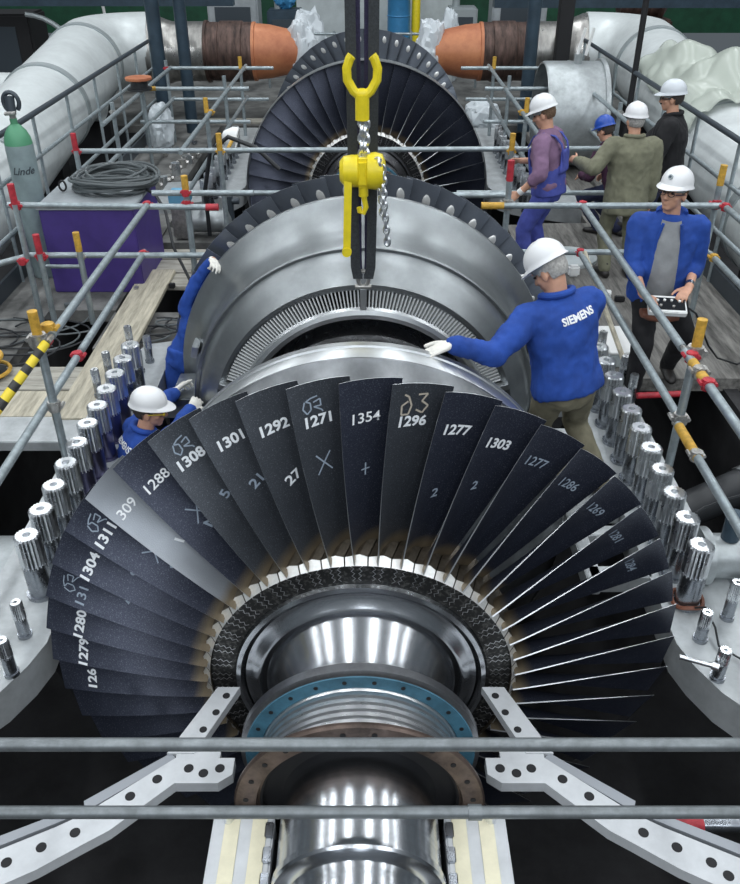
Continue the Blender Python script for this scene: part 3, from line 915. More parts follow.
def board(x0, x1, y0, y1, lab, m='wood', z=FZ, rot=0.0):
    c = V(((x0 + x1) / 2, (y0 + y1) / 2, z + 0.022))
    b = MB(); b.box(c, (x1 - x0, y1 - y0, 0.044), rot=Euler((0, 0, rot)), bev=0.004)
    tag(b.build('scaffold_board', M[m], loc=c), lab, 'board', 'scaffold boards')
board(-4.2, -1.98, 2.88, 3.28, 'greyish scaffold board across the left pit, the farther of two beside each other', 'wood')
board(-4.2, -1.98, 2.46, 2.86, 'pale scaffold board across the left pit, the nearer of two beside each other', 'woody')
board(-2.36, -2.02, 2.35, 5.4, 'long pale scaffold board running away beside the left guard rail', 'woody', FZ + 0.05)
for i, (y0, w) in enumerate(((5.05, .36), (5.45, .36), (5.85, .30))):
    board(-2.4, -1.5, y0, y0 + w, 'short pale board behind the purple crate, %s' % ('nearest of three', 'middle of three', 'farthest of three')[i], 'wood', FZ + 0.0)
board(-3.0, -1.6, 12.7, 13.0, 'pale board lying below the left pipe at the far end', 'wood')
b = MB(); b.box((-3.05, 2.22, -0.06), (1.9, 0.36, 0.08), bev=0.006)
tag(b.build('steel_plate', M['flange']), 'grey steel plate in front of the left scaffold boards', 'plate')
stud(-3.02, 2.25, .26, 0.036, 'lone small stud on the grey steel plate by the striped tube', 'small studs on the flanges', z=-0.02)

# ================================================================== SCAFFOLD GUARD RAILS
TR = 0.027
def tube_part(root, p0, p1, m='tube', name='tube', r=TR):
    b = MB(); b.tube(p0, p1, r, 14); return b.build(name, M[m], root)
def coupler(root, p, m='clamp', d=V((0, 1, 0)), s=1.0):
    p = V(p); s *= 0.86
    b = MB()
    b.tube(p - d * 0.035 * s, p + d * 0.035 * s, 0.046 * s, 12)
    q = p + V((0.0, 0, 0.0))
    b.tube(q - V((0, 0, 0.04 * s)), q + V((0, 0, 0.04 * s)), 0.044 * s, 12)
    b.tube(p + V((0.055, -0.02, 0.0)) * s, p + V((0.055, 0.05, 0.0)) * s, 0.016 * s, 6)
    b.tube(p + V((-0.055, -0.02, 0.01)) * s, p + V((-0.055, 0.05, 0.01)) * s, 0.014 * s, 6)
    o = b.build('coupler', M[m], root)
    if m in ('red', 'yellow'): o['label'] = '%s painted coupler' % m
def sleeve(root, p0, p1, m, r=TR * 1.12):
    b = MB(); b.tube(p0, p1, r, 14)
    o = b.build('painted_end', M[m], root); o['label'] = '%s painted tube end' % m
def post(root, x, y, z0, z1, top=None, m='tube'):
    tube_part(root, (x, y, z0), (x, y, z1), m, 'upright')
    if top: sleeve(root, (x, y, z1 - 0.17), (x, y, z1 + 0.004), top)
XR, ZH, ZL = 1.97, 1.03, 0.57
# left, near
t = thing('guard_rail', (-2.0, 2.0, FZ), 'scaffold tube guard rail with a striped tube at the left, around the purple crate', 'guard rail')
post(t, -XR, 1.55, -0.10, 1.22, 'yellow')
tube_part(t, (-XR + .055, 1.62, ZH), (-XR + .055, 4.28, ZH), name='rail')
b = MB(); b.tube((-XR + .055, -0.9, ZH), (-XR + .055, 1.5, ZH), TR * 1.03, 14); o = b.build('striped_rail', M['stripes'], t); o['label'] = 'yellow and black striped tube'
tube_part(t, (-XR - .055, 2.3, ZL), (-XR - .055, 4.35, ZL), name='rail')
tube_part(t, (-XR - .055, -0.9, ZL), (-XR - .055, 1.55, ZL), name='rail')
tube_part(t, (-XR - .055, 1.55, ZL), (-XR - .055, 2.32, ZL), name='rail')
coupler(t, (-XR, 1.55, ZH), 'clamp', s=1.3); coupler(t, (-XR + .03, 1.66, ZH + .03), 'yellow'); coupler(t, (-XR, 1.55, ZL), 'clamp'); coupler(t, (-XR - .055, 2.25, ZL), 'red', s=0.9)
coupler(t, (-XR, 1.62, ZH - 0.05), 'red', s=0.8)
tube_part(t, (-3.14, 4.26, ZH), (-1.30, 4.26, ZH - 0.02), name='rail'); sleeve(t, (-1.40, 4.26, ZH - .02), (-1.29, 4.26, ZH - .02), 'red')
tube_part(t, (-3.10, 4.26, ZL), (-1.36, 4.26, ZL), name='rail')
tube_part(t, (-1.95, 4.62, ZH), (-1.02, 4.62, ZH), name='rail')
tube_part(t, (-2.98, 4.32, ZL - 0.13), (-2.6, 4.32, ZL - 0.13), name='rail', r=0.018)
post(t, -3.06, 4.22, -0.08, 1.22, 'red'); coupler(t, (-3.06, 4.24, ZH), 'red')
post(t, -2.93, 4.2, -0.08, 0.78, 'red'); coupler(t, (-2.93, 4.22, ZL), 'red')
post(t, -2.57, 4.2, -0.08, 0.80, 'yellow'); coupler(t, (-2.57, 4.22, ZL), 'clamp', s=0.8)
post(t, -1.57, 4.3, -0.10, 1.27, 'yellow'); coupler(t, (-1.57, 4.28, ZH), 'red', s=.9); coupler(t, (-1.57, 4.28, ZH + .1), 'red', s=.8)
coupler(t, (-XR + .055, 4.27, ZH), 'red', s=0.8); coupler(t, (-XR - .055, 4.3, ZL), 'red', s=0.8)
tube_part(t, (-3.55, 3.75, ZL), (-3.05, 4.25, ZL), name='rail'); coupler(t, (-3.06, 4.1, ZL), 'red', s=.8)
# right, near
t = thing('guard_rail', (2.0, 2.0, FZ), 'scaffold tube guard rail at the right in front of the worker with the control box', 'guard rail')
post(t, XR, 1.39, -0.14, 1.24, 'yellow', 'tube')
tube_part(t, (XR - .055, 1.45, ZH), (XR - .055, 4.30, ZH), name='rail')
tube_part(t, (XR - .055, -0.6, ZH), (XR - .055, 1.40, ZH), name='rail')
sleeve(t, (XR - .055, 1.02, ZH), (XR - .055, 1.26, ZH), 'yellow')
tube_part(t, (XR - .0, 1.45, ZL), (XR - .0, 4.30, ZL), name='rail')
tube_part(t, (XR - .03, -0.8, ZL), (XR - .03, 1.32, ZL), name='rail')
sleeve(t, (XR - .03, 0.95, ZL), (XR - .03, 1.30, ZL), 'yellow')
coupler(t, (XR, 1.39, ZH), 'clamp', s=1.25); coupler(t, (XR - .04, 1.33, ZH), 'red', s=0.9); coupler(t, (XR, 1.39, ZL), 'clamp', s=1.1)
coupler(t, (XR - .055, 1.0, ZH), 'red', s=0.9); coupler(t, (XR - .03, 0.98, ZL), 'clamp', s=0.9); coupler(t, (XR - .055, 1.14, ZH), 'clamp', s=1.0)
tube_part(t, (1.02, 4.24, ZH), (3.15, 4.24, ZH), name='rail'); sleeve(t, (1.02, 4.24, ZH), (1.22, 4.24, ZH), 'yellow')
tube_part(t, (1.15, 4.34, ZL), (3.15, 4.34, ZL), name='rail'); tube_part(t, (0.4, 4.55, ZH), (1.32, 4.55, ZH), name='rail')
post(t, 1.26, 4.30, -0.12, 1.40, 'red'); coupler(t, (1.26, 4.28, ZH), 'clamp', s=1.2)
coupler(t, (XR - .055, 4.26, ZH), 'red', s=0.9); coupler(t, (XR, 4.33, ZL), 'red', s=0.9)
post(t, 3.10, 4.3, FZ, 1.36, 'yellow'); coupler(t, (3.10, 4.28, ZH), 'red', s=1.0)
tube_part(t, (3.15, 1.9, ZH), (3.15, 4.30, ZH), name='rail'); coupler(t, (3.15, 4.2, ZH), 'red', s=.9)
tube_part(t, (3.15, 1.9, ZL), (3.15, 4.30, ZL), name='rail'); coupler(t, (3.15, 4.2, ZL), 'yellow', s=.9)
# between the wheels: one long tube, and the frames around the far rotor
t = thing('guard_rail', (0, 6.15, FZ), 'long straight scaffold tube crossing in front of the far rotor', 'guard rail')
tube_part(t, (-3.12, 6.15, ZH), (3.1, 6.15, ZH + 0.03), name='rail')
tube_part(t, (-1.85, 6.20, ZL), (-0.95, 6.20, ZL), name='rail'); tube_part(t, (1.0, 6.20, ZL), (3.1, 6.20, ZL), name='rail')
for x, m in ((-3.08, 'red'), (-1.55, 'yellow'), (1.55, 'yellow'), (3.06, None)):
    post(t, x, 6.1, -0.12, 1.22, m); coupler(t, (x, 6.12, ZH), m or 'clamp', s=.9); coupler(t, (x, 6.12, ZL), 'clamp', s=.8)
for s, lab in ((-1, 'scaffold tube frame left of the far rotor'), (1, 'scaffold tube frame right of the far rotor')):
    t = thing('guard_rail', (s * 2.0, 9.0, FZ), lab, 'guard rail')
    tube_part(t, (s * XR, 6.1, ZH), (s * XR, 11.7, ZH), name='rail'); tube_part(t, (s * XR, 6.2, ZL), (s * XR, 11.6, ZL), name='rail')
    tube_part(t, (s * 1.5, 11.45, ZH), (s * 3.2, 11.45, ZH), name='rail'); tube_part(t, (s * 1.68, 9.7, ZH), (s * 3.35, 9.7, ZH), name='rail')
    tube_part(t, (s * 1.6, 11.4, ZL), (s * 3.2, 11.4, ZL), name='rail'); tube_part(t, (s * 1.7, 9.75, ZL), (s * 3.3, 9.75, ZL), name='rail')
    tube_part(t, (s * 3.15, 7.4, ZH), (s * 3.15, 11.5, ZH), name='rail'); tube_part(t, (s * 3.15, 7.4, ZL), (s * 3.15, 11.5, ZL), name='rail')
    for y in (8.1, 9.7, 11.4):
        post(t, s * (XR + .05), y, -0.1, 1.2, 'yellow' if y != 9.7 else None); coupler(t, (s * XR, y, ZH), 'yellow' if y < 9 else 'clamp', s=.9)
        post(t, s * 3.2, y, -0.1, 1.15, 'yellow' if y == 9.7 else None); coupler(t, (s * 3.2, y, ZH), 'red' if y > 9 else 'clamp', s=.9)
    sleeve(t, (s * 3.0, 9.7, ZH), (s * 3.3, 9.7, ZH), 'yellow')
# front rails near the camera
t = thing('guard_rail', (0, -1.17, 0.3), 'two long blurred horizontal grey tubes across the bottom foreground', 'guard rail')
tube_part(t, (-3.2, -1.14, 0.742), (3.2, -1.14, 0.742), name='rail', r=0.0245, m='tubedark')
tube_part(t, (-3.2, -1.20, 0.43), (3.2, -1.20, 0.43), name='rail', r=0.0235, m='tubedark')
for x in (-2.6, 2.6): post(t, x, -1.17, -2.4, 0.9)
b = MB(); b.tube((0.41, -1.20, 0.43), (0.46, -1.20, 0.43), 0.029, 14); b.build('tube_joint', M['tubedark'], t)

# walkway railings in front of the big pipes
for s, lab in ((-1, 'dark handrail with pale posts along the left pipe'), (1, 'dark handrail with pale posts along the right pipe')):
    t = thing('handrail', (s * 3.62, 7, FZ), lab, 'handrail')
    tube_part(t, (s * 3.62, 3.4, 1.33), (s * 3.62, 12.3, 1.33), 'darktube', 'top_rail', 0.03)
    tube_part(t, (s * 3.62, 3.4, 0.90), (s * 3.62, 12.3, 0.90), 'tube', 'middle_rail', 0.024)
    tube_part(t, (s * 3.60, 3.4, 0.43), (s * 3.60, 12.3, 0.43), 'tube', 'middle_rail', 0.024)
    for y in (4.1, 5.3, 6.5, 7.7, 8.9, 10.1, 11.2, 12.25):
        tube_part(t, (s * 3.62, y, FZ), (s * 3.62, y, 1.33), 'tube', 'post', 0.02)
    b = MB(); b.box((s * 3.64, 7.85, FZ + 0.09), (0.03, 8.9, 0.18)); b.build('kick_board', M['darktube'], t)

# ================================================================== BIG PIPES
def pipe_run(s, lab):
    t = thing('steam_pipe', (s * 4.6, 8, FZ), lab, 'pipe')
    p0 = V((s * 4.24, 3.0, 0.20)); p1 = V((s * 4.76, 12.5, 1.0))
    b = MB(); b.tube(p0, p1, 0.56, 56, r1=0.62); b.build('straight_pipe', M['pipe'], t)
    d = (p1 - p0).normalized(); L = (p1 - p0).length
    for f in (0.25, 0.62, 0.95):
        c = p0 + d * L * f; r = 0.56 + 0.06 * f
        b = MB(); b.box((c.x, c.y, (c.z - r * 0.8 - 2.4) / 2), (0.7, 0.3, c.z - r * 0.8 + 2.4)); b.build('support_block', M['pit'], t)
    for f in ((0.40, 0.70, 0.965) if s < 0 else (0.28, 0.52, 0.80, 0.94)):
        c = p0 + d * L * f; r = 0.56 + 0.06 * f
        b = MB(); b.tube(c - d * 0.07, c + d * 0.07, r + 0.022, 56); b.build('band', M['pipeband'], t)
    # elbow turning toward the turbine, then cross pipe
    ctr = V((p1.x - s * 0.9, p1.y, p1.z))
    pts = [ctr + V((s * 0.9 * math.cos(a), 0.9 * math.sin(a), 0.02)) for a in [rad(90 * i / 10) for i in range(11)]]
    b = MB(); b.path([p1 - d * 0.01] + pts[1:], 0.62, 40); b.build('elbow', M['pipe'], t)
    y = p1.y + 0.9; z = 1.0
    xe = ctr.x
    b = MB(); b.lathe([(0.62, 0), (0.62, 0.05), (0.52, 0.30), (0.49, 0.4), (0.49, 0.98)], (0, y, z), 'x', 48)
    b.v = [(xe - s * (p[0]), p[1], p[2]) for p in b.v]; b.build('cross_pipe', M['pipesteel'], t)
    xb = xe - s * 0.98
    b = MB()
    b.lathe([(0.47, 0), (0.51, 0), (0.51, 0.05), (0.48, 0.05), (0.48, 0.25), (0.50, 0.27), (0.50, 0.66), (0.48, 0.68), (0.48, 0.84)], (0, y, z), 'x', 48)
    b.v = [(xb - s * p[0], p[1], p[2]) for p in b.v]; o = b.build('dark_pipe_section', M['rust'], t)
    xb -= s * 0.84
    b = MB()
    b.lathe([(0.47, 0), (0.485, 0.0), (0.485, 0.05), (0.46, 0.06), (0.44, 0.3), (0.34, 0.78), (0.33, 0.84), (0.0, 0.84)], (0, y, z), 'x', 48)
    b.v = [(xb - s * p[0], p[1], p[2]) for p in b.v]; o = b.build('orange_pipe_section', M['primer'], t); o['label'] = 'orange primed tapering pipe end'
    return xb - s * 0.84, y, z
lx, ly, lz = pipe_run(-1, 'huge pale clad pipe along the left wall, elbow and orange end')
rx, ry, rz = pipe_run(1, 'huge pale clad pipe along the right wall, elbow and orange end')
b = MB(); b.tube((-4.4, 11.6, 0.55), (-7.2, 11.9, 0.55), 0.36, 40)
tag(b.build('branch_pipe', M['pipe']), 'short pale pipe stub going off to the left edge', 'pipe')

def crumple(name, c, r, m, lab, seed=0, amp=0.35, cat='plastic sheet', flat=None):
    """folded plastic wrap: creased closed film"""
    bm = bmesh.new(); bmesh.ops.create_icosphere(bm, subdivisions=4, radius=1.0)
    for v in bm.verts:
        p = v.co.copy()
        n = noise.noise(p * 1.7 + V((seed, 0, 0))) * 0.6 + abs(noise.noise(p * 3.6 + V((0, seed, 0)))) * 0.7 - 0.2
        p *= 1 + amp * n
        v.co = V((p.x * r[0], p.y * r[1], p.z * r[2])) + V(c)
        if flat is not None and v.co.z < flat: v.co.z = flat
    mb = MB(); mb.from_bm(bm)
    o = mb.build(name, m, angle=22)
    return tag(o, lab, cat)
crumple('plastic_wrap', (lx + 0.02, ly, lz - 0.05), (0.30, 0.35, 0.62), M['sheetwhite'], 'white plastic wrap tied around the left orange pipe end', 1)
crumple('plastic_wrap', (rx - 0.06, ry, rz - 0.05), (0.30, 0.35, 0.62), M['sheetwhite'], 'white plastic wrap tied around the right orange pipe end', 2)
crumple('plastic_wrap', (-3.30, 10.9, 0.25), (0.22, 0.3, 0.36), M['sheetwhite'], 'crumpled clear plastic hanging below the left pipe bend', 3, flat=FZ)
crumple('plastic_wrap', (2.0, 12.3, 0.1), (0.35, 0.3, 0.3), M['sheetwhite'], 'crumpled clear plastic on the deck right of the far rotor', 9, flat=FZ)
# draped sheet over the right pipe
def drape(y0, y1):
    p0 = V((4.24, 3.0, 0.20)); p1 = V((4.76, 12.5, 1.0))
    mb = MB(); nu, nv = 60, 50
    vs = []
    for i in range(nu + 1):
        u = i / nu
        f = (y0 + (y1 - y0) * u - 3.0) / 9.4
        c = p0.lerp(p1, f); rr = 0.56 + 0.06 * f
        for j in range(nv + 1):
            a = rad(-62 + 150 * j / nv)              # from the inner side over the top to the outer side
            edge = min(u, 1 - u) * 2
            n = noise.noise(V((u * 5, j / nv * 4, 3))) * 0.10 + abs(noise.noise(V((u * 5, j / nv * 5, 7)))) * 0.22
            peak = 0.34 * math.exp(-((u - 0.40) / 0.12) ** 2 - ((j / nv - 0.55) / 0.22) ** 2) + 0.2 * math.exp(-((u - 0.75) / 0.1) ** 2 - ((j / nv - 0.4) / 0.2) ** 2)
            q = rr + 0.03 + n * 0.9 + peak
            a += 0.12 * noise.noise(V((u * 4, 0, 5)))
            vs.append(c + V((math.sin(a) * q, 0.1 * noise.noise(V((j / nv * 5, u, 1))), math.cos(a) * q)))
    k = nv + 1
    mb.add(vs, [(i * k + j, i * k + j + 1, (i + 1) * k + j + 1, (i + 1) * k + j) for i in range(nu) for j in range(nv)])
    o = mb.build('plastic_sheet', M['sheet'], angle=50)
    sol = o.modifiers.new('thick', 'SOLIDIFY'); sol.thickness = 0.004
    tag(o, 'creased milky plastic sheet draped over the right pipe', 'plastic sheet')
drape(7.6, 10.6)

# round casing cover lying behind the workers
t = thing('casing_cover', (3.0, 9.9, FZ), 'round grey drum shaped casing cover standing open toward the far rotor', 'casing cover')
b = MB(); b.lathe([(0.68, 0.0), (0.70, 0.0), (0.715, 0.03), (0.715, 0.80), (0.745, 0.80), (0.745, 0.86), (0.0, 0.86), (0.0, 0.82), (0.66, 0.82), (0.68, 0.78)], (2.52, 9.9, 0.645), 'x', 64)
b.build('shell', M['casinggrey'], t, angle=30)
b = MB(); b.tube((2.98, 9.8, 1.34), (2.98, 9.8, 1.47), 0.06, 16); b.build('nozzle', M['casinggrey'], t)
for x in (2.96, 3.08):
    b = MB(); b.tube((x, 9.8, 1.45), (x + 0.07, 9.8, 1.80), 0.022, 8); b.build('strap', M['white'], t)

# columns and girder
for x, r, y, m in ((-3.45, 0.115, 12.0, 'column'), (-3.03, 0.10, 12.1, 'column'), (2.72, 0.11, 12.2, 'column'), (3.30, 0.14, 12.5, 'black')):
    b = MB()
    if m == 'column': b.tube((x, y, FZ), (x, y, 4.4), r, 24)
    else: b.box((x, y, 2.1), (0.24, 0.2, 4.5), bev=0.01)
    o = b.build('column', M[m]); struct(o)
for nm, (x0, x1, y, z0, z1) in {'a': (-8.5, -2.55, 14.9, 1.60, 1.95), 'b': (2.4, 8.5, 14.9, 1.57, 1.95)}.items():
    b = MB(); b.box(((x0 + x1) / 2, y, (z0 + z1) / 2), (x1 - x0, 0.3, z1 - z0)); struct(b.build('beam', M['column']))
tag_post = MB(); tag_post.tube((3.62, 9.15, FZ), (3.62, 9.15, 3.6), 0.04, 14)
struct(tag_post.build('column', M['black']))

# ================================================================== BACKGROUND EQUIPMENT
t = thing('oil_drum', (0.68, 20.8, FZ), 'blue steel drum at the far end beside the right sling', 'drum')
b = MB(); b.lathe([(0, 0), (0.29, 0), (0.30, 0.03), (0.29, 0.06), (0.29, 0.42), (0.305, 0.44), (0.29, 0.46), (0.29, 0.9), (0.305, 0.92), (0.29, 0.94), (0.29, 1.36), (0.30, 1.38), (0.28, 1.39), (0, 1.39)], (0.78, 20.8, FZ), 'z', 32); b.build('drum_body', M['barrel'], t)
t = thing('gas_bottle', (1.22, 20.9, FZ), 'thin yellow gas bottle beside the blue drum', 'gas bottle')
b = MB(); b.lathe([(0, 0), (0.11, 0), (0.11, 1.6), (0.07, 1.72), (0.03, 1.75), (0, 1.75)], (1.22, 20.9, FZ), 'z', 20); b.build('bottle', M['hoistyellow'], t)
# motley machinery at the far end, each its own
for x, y, w, d, h, m, lab in ((-7.7, 15.9, 2.0, 1.0, 1.5, 'black', 'dark machine block at the far left corner'), (5.9, 17.2, 1.2, 0.8, 1.25, 'rust', 'brown rusty machine at the far right'),
                              (-1.9, 18.5, 0.8, 0.6, 1.3, 'column', 'dark blue cabinet far back left of the slings'), (2.2, 19.0, 0.7, 0.6, 1.3, 'pipeband', 'grey cabinet far back right of the blue drum'),
                              (-3.2, 19.5, 1.2, 0.8, 1.5, 'greylid', 'grey cabinet far back behind the left pipe'), (3.6, 19.6, 1.3, 0.8, 1.6, 'greylid', 'grey cabinet far back behind the right pipe')):
    t = thing('machine_cabinet', (x, y, FZ), lab, 'machine')
    b = MB(); b.box((x, y, FZ + h / 2), (w, d, h), bev=0.04); b.build('housing', M[m], t)
    b = MB(); b.box((x, y - d / 2 - 0.01, FZ + h * 0.55), (w * 0.7, 0.02, h * 0.6)); b.build('door', M['darktube'], t)
    b = MB(); b.tube((x - w * .2, y, FZ + h), (x - w * .2, y, FZ + h + 0.35), 0.09, 14); b.build('pipe_stub', M['pipeband'], t)
b = MB()
b.lathe([(0.0, -0.5), (0.28, -0.5), (0.30, -0.4), (0.30, 0.3), (0.36, 0.32), (0.36, 0.4), (0.2, 0.5), (0, 0.5)], (5.9, 17.2, 1.45), 'x', 28)
tag(b.build('rusty_valve', M['rust']), 'rusty brown valve body beyond the right pipe', 'valve')
b = MB()
b.path([V((-6.6 + 1.2 * math.cos(a), 14.9, FZ + 1.55 * math.sin(a))) for a in [rad(8 * i) for i in range(12)]], 0.05, 8)
tag(b.build('bent_hose', M['pipeband']), 'grey curved hose in the dark far left corner', 'hose')
b = MB(); b.tube((-5.2, 15.9, FZ), (-5.45, 15.9, 2.8), 0.03, 8)
tag(b.build('thin_pole', M['white']), 'thin pale pole against the green wall at the left', 'pole')
crumple('plastic_wrap', (-1.30, 17.5, 0.5), (0.4, 0.3, 0.8), M['sheetwhite'], 'pale plastic bundle far back left of the slings', 5, flat=FZ)
crumple('plastic_wrap', (1.75, 17.0, 0.5), (0.25, 0.3, 0.85), M['sheetwhite'], 'pale plastic bundle far back right of the slings', 6, flat=FZ)
crumple('blue_bag', (-1.9, 18.5, 1.42), (0.25, 0.2, 0.26), M['barrel'], 'small blue plastic bag on a dark cabinet far back left of the slings', 8, cat='bag', flat=1.2)
t = thing('low_rail', (0, 16, FZ), 'thin rail fence at the far end between the two orange pipe ends', 'rail')
for z in (0.95, 0.5): tube_part(t, (-2.2, 16.2, z), (2.4, 16.2, z), name='rail')
for x in (-2.1, -0.7, 0.9, 2.3): post(t, x, 16.2, FZ, 1.0)
b = MB(); b.box((0.2, 15.4, 0.35), (3.0, 0.5, 0.9), bev=0.03); tag(b.build('white_crate', M['backdrop']), 'long pale crate behind the far rotor', 'crate')

# ================================================================== LEFT SIDE EQUIPMENT
t = thing('storage_crate', (-2.7, 5.5, FZ), 'purple crate with grey lid at the left, behind the guard rail', 'crate')
b = MB(); b.box((-2.72, 5.50, 0.33), (0.92, 1.0, 0.86), bev=0.01)
b.build('crate_body', M['purple'], t)
b = MB(); b.box((-2.72, 5.50, 0.775), (0.96, 1.04, 0.04), bev=0.008); o = b.build('lid', M['greylid'], t); o['label'] = 'grey lid'
b = MB(); b.path([V((-3.06 + 0.035 * math.cos(a), 5.45, 0.86 + 0.05 * math.sin(a))) for a in [2 * PI * i / 14 for i in range(14)]], 0.01, 6, closed=True); b.build('lifting_eye', M['black'], t)
b = MB()
rr = random.Random(3)
for k in range(17):
    ph = rr.random() * 6.28; R = 0.26 + 0.13 * rr.random(); cx, cy = -2.58 + rr.uniform(-.05, .05), 5.58 + rr.uniform(-.05, .05)
    z0 = 0.815 + 0.009 * k
    b.path([V((cx + R * 1.12 * math.cos(a), cy + R * math.sin(a), z0 + 0.025 * math.sin(2 * a + ph))) for a in [2 * PI * i / 30 for i in range(30)]], 0.0135, 6, closed=True)
tag(b.build('coiled_hose', M['hosegrey']), 'coil of black and grey hose lying on the purple crate', 'hose')
b = MB(); b.path([V(p) for p in ((-2.25, 5.5, .82), (-2.1, 5.3, 0.82), (-1.98, 5.15, 0.7), (-1.9, 4.95, 0.4), (-1.72, 4.8, 0.05), (-1.75, 4.5, -0.03), (-1.6, 4.2, -0.08))], 0.016, 8)
tag(b.build('trailing_hose', M['hose']), 'black hose trailing from the crate down to the boards', 'hose')
t = thing('gas_cylinder', (-3.43, 5.5, FZ), 'tall grey gas cylinder with green shoulder at the left edge', 'gas cylinder')
gx, gy = -3.43, 5.5
b = MB(); b.lathe([(0, 0), (0.125, 0), (0.135, 0.03), (0.135, 1.34), (0.133, 1.36)], (gx, gy, FZ), 'z', 40); b.build('cylinder_body', M['gas'], t)
b = MB(); b.lathe([(0.134, 1.36), (0.125, 1.42), (0.10, 1.48), (0.06, 1.53), (0.035, 1.55), (0.035, 1.6), (0, 1.6)], (gx, gy, FZ), 'z', 40); o = b.build('shoulder', M['gasgreen'], t); o['label'] = 'green domed shoulder'
b = MB(); b.tube((gx, gy, 1.5), (gx, gy, 1.58), 0.03, 12); b.tube((gx - 0.05, gy - .05, 1.55), (gx + 0.06, gy - .06, 1.56), 0.018, 10); b.build('valve', M['clamp'], t)
b = MB(); b.path([V((gx + 0.075 * math.cos(a), gy + 0.04, 1.64 + 0.09 * math.sin(a))) for a in [rad(-50 + 280 * i / 16) for i in range(17)]], 0.022, 8); b.tube((gx, gy, 1.56), (gx, gy + 0.02, 1.7), 0.045, 14); b.build('valve_guard', M['darktube'], t)
def cyl_text(s, size, cx, cy, zc, R, az, parent, name, m, shear=0.0):
    bm = text_mesh(s, size, 0.002)
    for v in bm.verts:
        x, y = v.co.x + v.co.y * shear, v.co.y
        a = az + x / R
        v.co = V((cx + (R + 0.002) * math.sin(a), cy - (R + 0.002) * math.cos(a), zc + y)) - wloc(parent)
    return link_mesh(name, finish(bm, name), m, parent)
cyl_text('Linde', 0.10, gx, gy, 1.02, 0.135, rad(20), t, 'printed_lettering', M['darktube'], 0.35)
b = MB(); b.box((-4.0, 3.75, -0.06), (0.42, 0.30, 0.08), bev=0.02)
t = thing('work_lamp', (-3.62, 3.42, FZ), 'yellow and black cable reel on the boards at the left edge', 'cable reel')
b = MB(); b.lathe([(0, 0), (0.14, 0), (0.14, 0.03), (0.09, 0.035), (0.09, 0.15), (0, 0.15)], (-3.13, 3.12, FZ + 0.05), 'z', 28); b.build('drum', M['hose'], t)
t.name = 'cable_reel'
b = MB(); b.lathe([(0, 0.15), (0.14, 0.15), (0.145, 0.165), (0.14, 0.18), (0, 0.185)], (-3.13, 3.12, FZ + 0.05), 'z', 28); o = b.build('reel_cap', M['yellow'], t); o['label'] = 'yellow top disc'
b = MB(); b.path([V((-3.13 + 0.17 * math.cos(a), 3.12 + 0.17 * math.sin(a), FZ + 0.09)) for a in [rad(-80 + 160 * i / 10) for i in range(11)]], 0.017, 6); b.build('foot', M['yellow'], t)
t.location = (-3.13, 3.12, FZ + .05)
for c in t.children:
    c.location = (0, 0, 0)
    for v in c.data.vertices: v.co += V((-3.62, 3.42, FZ)) - V((-3.13, 3.12, FZ + .05))
# orange topped reel up on the walkway
t = thing('cable_reel', (-2.98, 8.6, 0.9), 'small round reel with orange top hanging at the left tube frame', 'cable reel')
b = MB(); b.lathe([(0, 0.0), (0.17, 0.0), (0.17, 0.025), (0.12, 0.03), (0.12, 0.13), (0, 0.13)], (-3.17, 9.45, ZH + 0.03), 'z', 28); b.build('drum', M['hose'], t)
b = MB(); b.lathe([(0, 0.13), (0.18, 0.13), (0.185, 0.145), (0.18, 0.165), (0.05, 0.17), (0, 0.17)], (-3.17, 9.45, ZH + 0.03), 'z', 28); o = b.build('reel_cap', M['primer'], t); o['label'] = 'orange top disc'
# loose cables on the left deck
for i in range(7):
    r2 = random.Random(20 + i)
    x, y = -3.7 + 0.12 * i, 3.55 + 0.12 * (i % 4)
    pts = []
    a = r2.random() * 6.28; R = 0.16 + 0.12 * r2.random()
    for k in range(22):
        pts.append(V((x + R * 1.6 * math.cos(a + k * 0.33) + 0.012 * k, y + R * math.sin(a + k * 0.33) + 0.02 * k, FZ + 0.012 + 0.006 * (i % 3))))
    b = MB(); b.path(pts, 0.009, 6)
    tag(b.build('loose_cable', M['hose'] if i % 3 else M['hosegrey']), 'loose black and grey cables curled on the deck at the left edge', 'cable', 'loose cables on the left deck')
for i in range(6):
    r2 = random.Random(50 + i); pts = []
    x, y = -1.95 + 0.07 * i, 3.85 + 0.09 * (i % 3)
    a = r2.random() * 6.28; R = 0.10 + 0.09 * r2.random()
    for k in range(20):
        pts.append(V((x + R * 1.4 * math.cos(a + k * 0.36), y + R * math.sin(a + k * 0.36) + 0.01 * k, -0.06 + 0.014 * (i % 3))))
    b = MB(); b.path(pts, 0.009, 6)
    tag(b.build('loose_cable', M['hose'] if i % 2 else M['hosegrey']), 'loose cables curled beside the left half of the grey ring', 'cable', 'loose cables beside the ring')
deck(-2.45, -1.62, 3.72, 4.5, 'floor', FZ)
